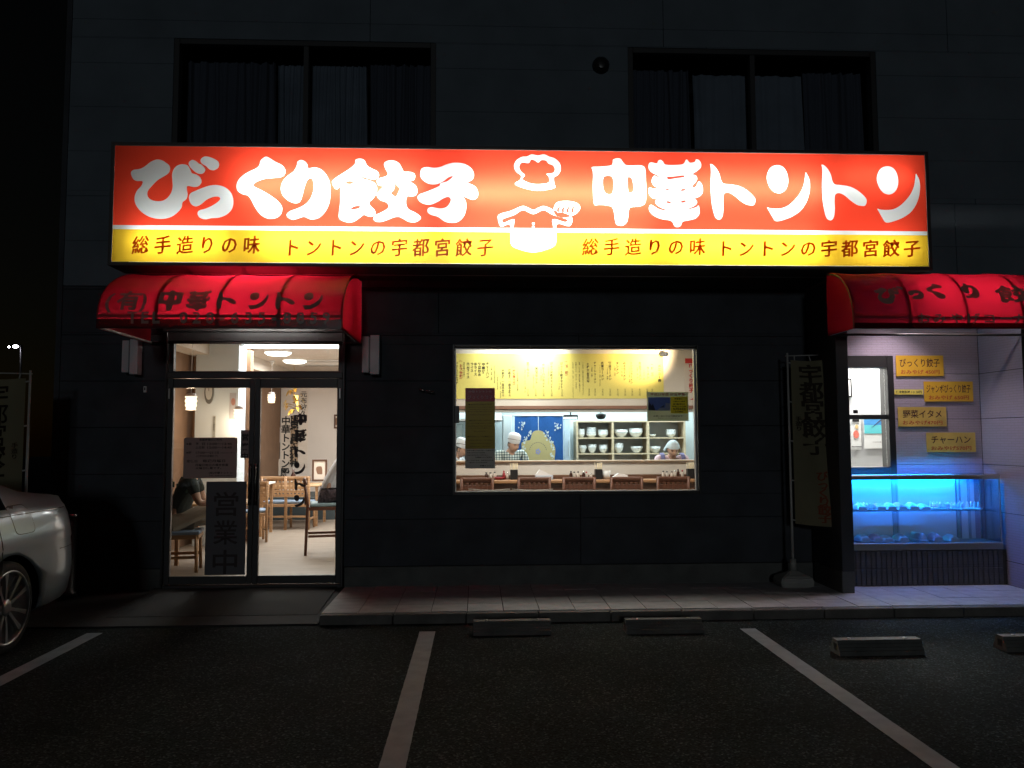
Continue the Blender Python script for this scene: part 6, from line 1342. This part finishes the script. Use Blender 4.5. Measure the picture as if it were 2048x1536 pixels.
# ------------------------------------------------------------------ people
SKIN = mat('skin', (.52, .31, .22), .55, var=.06); HAIR = mat('black_hair', (.012, .010, .009), .5)
def skinned(verts, edges, radii, sub=2):
    me = bpy.data.meshes.new('limb'); me.from_pydata([tuple(v) for v in verts], edges, []); o = bpy.data.objects.new('limb', me); COL.objects.link(o)
    o.modifiers.new('s', 'SKIN'); 
    for i, r in enumerate(radii):
        sv = me.skin_vertices[0].data[i]; sv.radius = (r, r) if not isinstance(r, tuple) else r; sv.use_root = (i == 0)
    m2 = o.modifiers.new('ss', 'SUBSURF'); m2.levels = sub; m2.render_levels = sub
    r = bpy.data.meshes.new_from_object(o.evaluated_get(bpy.context.evaluated_depsgraph_get())); bpy.data.objects.remove(o); return r
I4 = Matrix.Identity(4)
def head(b, c, yaw, pit, m=0, roll=0):
    """face towards local +y"""
    M = Matrix.Translation(c) @ Matrix.Rotation(yaw, 4, 'Z') @ Matrix.Rotation(-pit, 4, 'X') @ Matrix.Rotation(roll, 4, 'Y')
    bb = bmesh.new(); bmesh.ops.create_uvsphere(bb, u_segments=36, v_segments=28, radius=1)
    for v in bb.verts:
        x, y, z = v.co; X, Y, Z = x*.076, y*.094, z*.118
        if z < 0: X *= 1-.34*(-z)**1.6; Y = Y*(1-.16*(-z)**2)+.012*(-z)*(1 if y > 0 else .2)
        if y > 0:
            Y += .026*math.exp(-((X/.013)**2+((Z+.018)/.022)**2)) + .007*math.exp(-((X/.035)**2+((Z-.035)/.012)**2))
            for sx_ in (-1, 1): Y -= .010*math.exp(-(((X-sx_*.031)/.016)**2+((Z-.010)/.013)**2)); Y += .005*math.exp(-(((X-sx_*.038)/.02)**2+((Z+.025)/.02)**2))
            Y += .007*math.exp(-((X/.024)**2+((Z+.055)/.008)**2)) - .006*math.exp(-((X/.026)**2+((Z+.063)/.0035)**2)) + .005*math.exp(-((X/.02)**2+((Z+.072)/.007)**2))
        v.co = (X, Y, Z)
    for f in bb.faces: f.smooth = True
    me = bpy.data.meshes.new('h'); bb.to_mesh(me); bb.free(); b.mesh(me, M, m)
    for sx_ in (-1, 1):
        b2 = bmesh.new(); bmesh.ops.create_uvsphere(b2, u_segments=10, v_segments=8, radius=1)
        for v in b2.verts: v.co = (sx_*.075+v.co.x*.009, -.004+v.co.y*.018, -.005+v.co.z*.031)
        me = bpy.data.meshes.new('e'); b2.to_mesh(me); b2.free(); b.mesh(me, M, m)
        b2 = bmesh.new(); bmesh.ops.create_uvsphere(b2, u_segments=8, v_segments=6, radius=1)
        for v in b2.verts: v.co = (sx_*.031+v.co.x*.012, .083+v.co.y*.006, .009+v.co.z*.0045)
        me = bpy.data.meshes.new('e'); b2.to_mesh(me); b2.free(); b.mesh(me, M, 1)
        b2 = bmesh.new(); bmesh.ops.create_cube(b2, size=1)
        for v in b2.verts: v.co = (sx_*.032+v.co.x*.030, .089+v.co.y*.008-abs(v.co.x)*.004, .030+v.co.z*.006)
        me = bpy.data.meshes.new('e'); b2.to_mesh(me); b2.free(); b.mesh(me, M, 1)
    b2 = bmesh.new(); bmesh.ops.create_cube(b2, size=1)
    for v in b2.verts: v.co = (v.co.x*.040, .0935+v.co.y*.006, -.064+v.co.z*.004)
    me = bpy.data.meshes.new('m'); b2.to_mesh(me); b2.free(); b.mesh(me, M, 2)
    return M
def hairshell(M, m, parent, lo=-.35, back=True, nm='hair', s=1.08):
    b = MB(); bb = bmesh.new(); bmesh.ops.create_uvsphere(bb, u_segments=28, v_segments=20, radius=1)
    for v in bb.verts: x, y, z = v.co; v.co = (x*.076*s, y*.094*s-.004, z*.118*s+.004)
    bmesh.ops.delete(bb, geom=[v for v in bb.verts if (v.co.y > .02 and v.co.z < .055+.3*(v.co.y-.02)) or v.co.z < lo*.118], context='VERTS')
    for f in bb.faces: f.smooth = True
    me = bpy.data.meshes.new('h'); bb.to_mesh(me); bb.free(); b.mesh(me, M); return b.build(nm, m, parent, normals=False)
def hand(b, wrist, dirv, side, up=Vector((0, 0, 1)), curl=.5):
    """palm, four unequal fingers and a side thumb"""
    d = dirv.normalized(); n = d.cross(up).normalized(); u = n.cross(d)
    V = [wrist, wrist+d*.04, wrist+d*.085]; b.mesh(skinned(V, [(0, 1), (1, 2)], [(.022, .016), (.036, .016), (.038, .013)], 1), I4)
    for k, L_ in enumerate((.068, .078, .072, .056)):
        o_ = wrist+d*.078+n*(-.028+.019*k); p1 = o_+d*L_*.45-u*.004; p2 = p1+(d*(1-curl*.6)-u*curl).normalized()*L_*.32; p3 = p2+(d*(1-curl)-u*curl*1.3).normalized()*L_*.25
        b.mesh(skinned([o_, p1, p2, p3], [(0, 1), (1, 2), (2, 3)], [.0095, .009, .0082, .007], 1), I4)
    o_ = wrist+d*.03-n*.03*side; p1 = o_+(d*.6-n*side).normalized()*.035; p2 = p1+(d-n*side*.3).normalized()*.03; b.mesh(skinned([o_, p1, p2], [(0, 1), (1, 2)], [.012, .0105, .009], 1), I4)
def person(lab, base, J, shirt, trouser, sleeve=.55, headp=None, yaw=0, pit=.3, shoe=BLACK, extra=None, ch_r=(.165, .115), long_trouser=True):
    """J: joint dict in world coords: pelvis chest neck sh_l sh_r el_l el_r wr_l wr_r hip_l hip_r kn_l kn_r an_l an_r"""
    t = thing('person', lab, 'person', base)
    V = [J['pelvis'], (J['pelvis']+J['chest'])/2, J['chest'], J['neck'], J['head']-(J['head']-J['neck'])*.35]; E = [(0, 1), (1, 2), (2, 3), (3, 4)]; R = [(.15, .11), (.14, .10), (.155, .11), .058, .052]
    def chain(root, names, rad):
        last = root
        for nme, r in zip(names, rad):
            V.append(J[nme]); R.append(r); E.append((last, len(V)-1)); last = len(V)-1
    for s in 'lr':
        chain(2, ['sh_'+s, 'el_'+s, 'wr_'+s], [.058, .042, .027]); chain(0, ['hip_'+s, 'kn_'+s, 'an_'+s], [.085, .058, .04])
        f = J.get('toe_'+s) or J['an_'+s]+Vector((0, .15, -.05)); V.append(f); R.append(.035); E.append((len(V)-2, len(V)-1))
    b = MB(); b.mesh(skinned(V, E, R), I4)
    for s, sd_ in (('l', 1), ('r', -1)): hand(b, J['wr_'+s], J['wr_'+s]-J['el_'+s], sd_)
    M = head(b, J['head'], yaw, pit); b.build('body', [SKIN, HAIR, mat('lips', (.30, .10, .08), .5)], t, normals=False)
    # shirt
    V, E, R = [J['pelvis'], (J['pelvis']+J['chest'])/2, J['chest'], J['chest']+(J['neck']-J['chest'])*.62], [(0, 1), (1, 2), (2, 3)], [(ch_r[0]+.005, ch_r[1]+.01), (ch_r[0]-.005, ch_r[1]), (ch_r[0]+.01, ch_r[1]+.01), (.085, .075)]
    for s in 'lr':
        V.append(J['sh_'+s]); R.append(.072); E.append((2, len(V)-1)); V.append(J['sh_'+s]+(J['el_'+s]-J['sh_'+s])*sleeve*1.2); R.append(.060); E.append((len(V)-2, len(V)-1))
    b = MB(); b.mesh(skinned(V, E, R), I4); b.build('shirt', shirt, t, normals=False)
    V, E, R = [J['pelvis']+Vector((0, 0, .03))], [], [(.165, .125)]
    for s in 'lr':
        k = 1.0 if long_trouser else .0
        V.append(J['hip_'+s]); R.append(.098); E.append((0, len(V)-1)); V.append(J['kn_'+s]); R.append(.074); E.append((len(V)-2, len(V)-1))
        if long_trouser: V.append(J['an_'+s]+Vector((0, 0, .03))); R.append(.058); E.append((len(V)-2, len(V)-1))
    b = MB(); b.mesh(skinned(V, E, R), I4); b.build('trousers', trouser, t, normals=False)
    for s in 'lr':
        a = J['an_'+s]; f = J.get('toe_'+s) or a+Vector((0, .15, -.05)); b = MB(); b.mesh(skinned([a-(f-a)*.2+Vector((0, 0, -.035)), a+(f-a)*.5+Vector((0, 0, -.02)), f], [(0, 1), (1, 2)], [.048, .050, .040], 1), I4); b.build('shoe', shoe, t, normals=False)
    if extra: extra(t, M, J)
    return t
def stand(hx, hy, hz, face, lean=.12, reach=.25, handz=1.0, width=.36):
    """standing joints from the head centre; face = direction angle (0 = +y, pi = towards the street)"""
    f = Vector((-sin(face), cos(face), 0)); r = Vector((cos(face), sin(face), 0)); H = Vector((hx, hy, hz))
    neck = H-f*.085-Vector((0, 0, .105)); chest = neck-f*lean*.5-Vector((0, 0, .17)); pel = Vector((hx, hy, 0))-f*(lean+.08)+Vector((0, 0, chest.z-.36))
    J = dict(head=H, neck=neck, chest=chest, pelvis=pel)
    for s, k in (('l', -1), ('r', 1)):
        J['sh_'+s] = neck-Vector((0, 0, .0))+r*k*width/2; J['el_'+s] = J['sh_'+s]+r*k*.06+f*.06-Vector((0, 0, .27)); J['wr_'+s] = J['el_'+s]+f*reach-r*k*.08+Vector((0, 0, handz-J['el_'+s].z))*.6
        J['hip_'+s] = pel+r*k*.09-Vector((0, 0, .06)); J['kn_'+s] = Vector((J['hip_'+s].x, J['hip_'+s].y, 0))+f*.03+Vector((0, 0, J['hip_'+s].z*.53)); J['an_'+s] = Vector((J['hip_'+s].x, J['hip_'+s].y, .09))-f*.02; J['toe_'+s] = J['an_'+s]+f*.15-Vector((0, 0, .05))
    return J
def plaid():
    m = mat('plaid_shirt', (.45, .52, .52), .85); N = m.node_tree.nodes; L = m.node_tree.links; b = N['Principled BSDF']; tc = N.new('ShaderNodeTexCoord')
    sp = N.new('ShaderNodeSeparateXYZ'); L.new(tc.outputs['Object'], sp.inputs[0]); outs = []
    for ax, off in ((0, .0), (2, .01)):
        a = N.new('ShaderNodeMath'); a.operation = 'MULTIPLY'; a.inputs[1].default_value = 26; L.new(sp.outputs[ax], a.inputs[0])
        f = N.new('ShaderNodeMath'); f.operation = 'FRACT'; L.new(a.outputs[0], f.inputs[0]); g = N.new('ShaderNodeMath'); g.operation = 'LESS_THAN'; g.inputs[1].default_value = .36; L.new(f.outputs[0], g.inputs[0]); outs.append(g)
    ad = N.new('ShaderNodeMath'); ad.operation = 'ADD'; L.new(outs[0].outputs[0], ad.inputs[0]); L.new(outs[1].outputs[0], ad.inputs[1]); h = N.new('ShaderNodeMath'); h.operation = 'MULTIPLY'; h.inputs[1].default_value = .5; L.new(ad.outputs[0], h.inputs[0])
    r = N.new('ShaderNodeValToRGB'); r.color_ramp.elements[0].color = (.62, .70, .68, 1); r.color_ramp.elements[1].color = (.02, .03, .04, 1); r.color_ramp.elements[1].position = .95
    e = r.color_ramp.elements.new(.5); e.color = (.16, .24, .26, 1); L.new(h.outputs[0], r.inputs[0]); L.new(r.outputs[0], b.inputs['Base Color']); return m
CAPW = mat('cap_cloth', (.78, .80, .84), .8, bump=.15, bs=30); APR = mat('dark_apron', (.06, .07, .10), .8)
def cap(t, M, J):
    hairshell(M, HAIR, t, lo=-.30, s=1.04)
    b = MB(); b.lathe([(.083, .035), (.090, .05), (.094, .10), (.088, .15), (.06, .172), (0, .176)], (0, 0, 0), 28)
    for v in b.bm.verts: v.co = M @ Vector((v.co.x*.96, v.co.y*1.15-.004, v.co.z))
    b.build('white_cap', CAPW, t)
    b = MB(); b.tube([M @ Vector((.0915*cos(a), .105*sin(a)-.004, .075+.028*sin(a*1.0+.6))) for a in [k*2*pi/28 for k in range(29)]], .0035, 5); b.build('cap_piping', HAIR, t)
Yk = 3.78
x, z = U(1027, 888, Yk)
person('cook in plaid shirt and white cap looking down behind the counter', (x, Yk, 0), stand(x, Yk, z-.01, pi+.5, .16, .25, 1.0, .42), plaid(), mat('dark_trousers', (.03, .03, .04), .8), yaw=pi+.55, pit=.30, extra=cap)
x, z = U(922, 899, Yk+.1)
WSH = mat('white_shirt', (.74, .76, .80), .85)
person('cook in white with a white cap, half hidden by the window poster', (x, Yk+.1, 0), stand(x, Yk+.1, z, pi+1.25, .14, .22, 1.0, .36), WSH, MATS['dark_trousers'], yaw=pi+1.2, pit=.35, extra=cap)
def scarf(t, M, J):
    hairshell(M, HAIR, t, lo=-.2, s=1.04)
    b = MB(); SC = mat('headscarf', (.60, .70, .76), .85, bump=.15, bs=40)
    b.grid(lambda u, v: M @ Vector(((.088+.012*v**2)*cos(2*pi*u)*sin(v*1.5+.02), .108*sin(2*pi*u)*sin(v*1.5+.02)-.008-.01*v, .128*cos(v*1.35)+.012)), 28, 8)
    for sx_ in (-1, 1):
        b.quad(*[M @ Vector(p) for p in ((sx_*.082, .02, .07), (sx_*.092, -.05, .06), (sx_*.135, -.05, -.035), (sx_*.118, .0, -.025))]); b.quad(*[M @ Vector(p) for p in ((sx_*.135, -.05, -.035), (sx_*.118, .0, -.025), (sx_*.082, .02, .07), (sx_*.10, -.07, .0))][::1])
    b.build('headscarf', SC, t, normals=False)
    for s, k in (('l', -1), ('r', 1)):
        sh = J['sh_'+s]; f = Vector((0, -1, 0)); p = sh*.75+J['neck']*.25
        b = MB(); pts = [p+Vector((0, .06, .03)), p+Vector((0, 0, .055)), p+Vector((0, -.075, .02)), p+Vector((0, -.125, -.08)), p+Vector((0, -.14, -.22))]
        b.grid(lambda u, v: pts[int(v*4)]+Vector(((u-.5)*.06, 0, 0)) if v < 1 else pts[4]+Vector(((u-.5)*.06, 0, 0)), 2, 4); b.build('apron_strap', mat('purple_strap', (.16, .15, .30), .8), t, normals=False)
    MB().box(J['chest'].x-.14, J['chest'].x+.14, J['chest'].y-.175, J['chest'].y-.165, J['chest'].z-.5, J['chest'].z-.02, bev=.004).build('apron_bib', MATS['purple_strap'], t)
Yk2_ = 3.72; x, z = U(1346, 899, Yk2_)
person('woman in a pale headscarf and pink shirt with purple apron straps, bending over the counter', (x, Yk2_, 0), stand(x, Yk2_, z, pi, .20, .25, 1.0, .40), mat('pink_shirt', (.72, .52, .58), .85), MATS['dark_trousers'], yaw=pi, pit=.45, extra=scarf)
# customers seen through the door
def seated(hx, hy, seat, face, lean=.1, cross=False):
    f = Vector((-sin(face), cos(face), 0)); r = Vector((cos(face), sin(face), 0)); pel = Vector((hx, hy, seat+.11))
    chest = pel+f*lean*.5+Vector((0, 0, .33)); neck = pel+f*lean+Vector((0, 0, .51)); H = neck+f*.05+Vector((0, 0, .16)); J = dict(pelvis=pel, chest=chest, neck=neck, head=H)
    for s, k in (('l', -1), ('r', 1)):
        J['sh_'+s] = neck-Vector((0, 0, .07))+r*k*.18; J['el_'+s] = J['sh_'+s]+f*.10+r*k*.04-Vector((0, 0, .26)); J['wr_'+s] = J['el_'+s]+f*.22-r*k*.05+Vector((0, 0, .03))
        J['hip_'+s] = pel+r*k*.09+f*.04-Vector((0, 0, .02)); J['kn_'+s] = pel+r*k*.12+f*.44+Vector((0, 0, 0)); J['an_'+s] = J['kn_'+s]+f*(.0)-Vector((0, 0, seat+.11-.09)); J['toe_'+s] = J['an_'+s]+f*.15-Vector((0, 0, .05))
    if cross: J['kn_r'] = pel+f*.40+r*.04+Vector((0, 0, .15)); J['an_r'] = J['kn_r']+f*.10-Vector((0, 0, .42)); J['toe_r'] = J['an_r']+f*.15-Vector((0, 0, .03))
    return J
x = U(352, 1060, 1.02)[0]
def socks(t, M, J):
    hairshell(M, HAIR, t, lo=-.75, s=1.1)
    for s in 'lr':
        a, k = J['an_'+s], J['kn_'+s]; b = MB(); b.tube([a+(k-a)*q for q in (.05, .2, .45)], .05, 12, radii=[.047, .050, .062]); b.build('sock', WSH, t)
    b = MB(); c = J['chest']+Vector((.0, -.135, .03))
    for i in range(4): b.box(c.x-.09+.05*i, c.x-.06+.05*i, c.y-.012, c.y-.008, c.z-.02*i, c.z+.06-.02*i)
    b.build('shirt_print', mat('green_print', (.20, .34, .26), .8), t)
person('seated customer in dark shirt and beige shorts behind the left door leaf', (x, 1.02, 0), seated(x, 1.02, .45, radians(-78), .16, True), mat('dark_tee', (.02, .028, .025), .85), mat('beige_shorts', (.48, .42, .34), .85), yaw=radians(-75), pit=.35, extra=socks, long_trouser=False)
x = U(650, 990, 2.35)[0]
person('customer in white shirt leaning forward behind the right door leaf', (x, 2.35, 0), seated(x+.02, 2.35, .64, radians(-78), .30), WSH, mat('patterned_trousers', (.07, .05, .06), .85, var=.9, vs=30), yaw=radians(-80), pit=.3, extra=lambda t, M, J: hairshell(M, HAIR, t, lo=-.6, s=1.08))
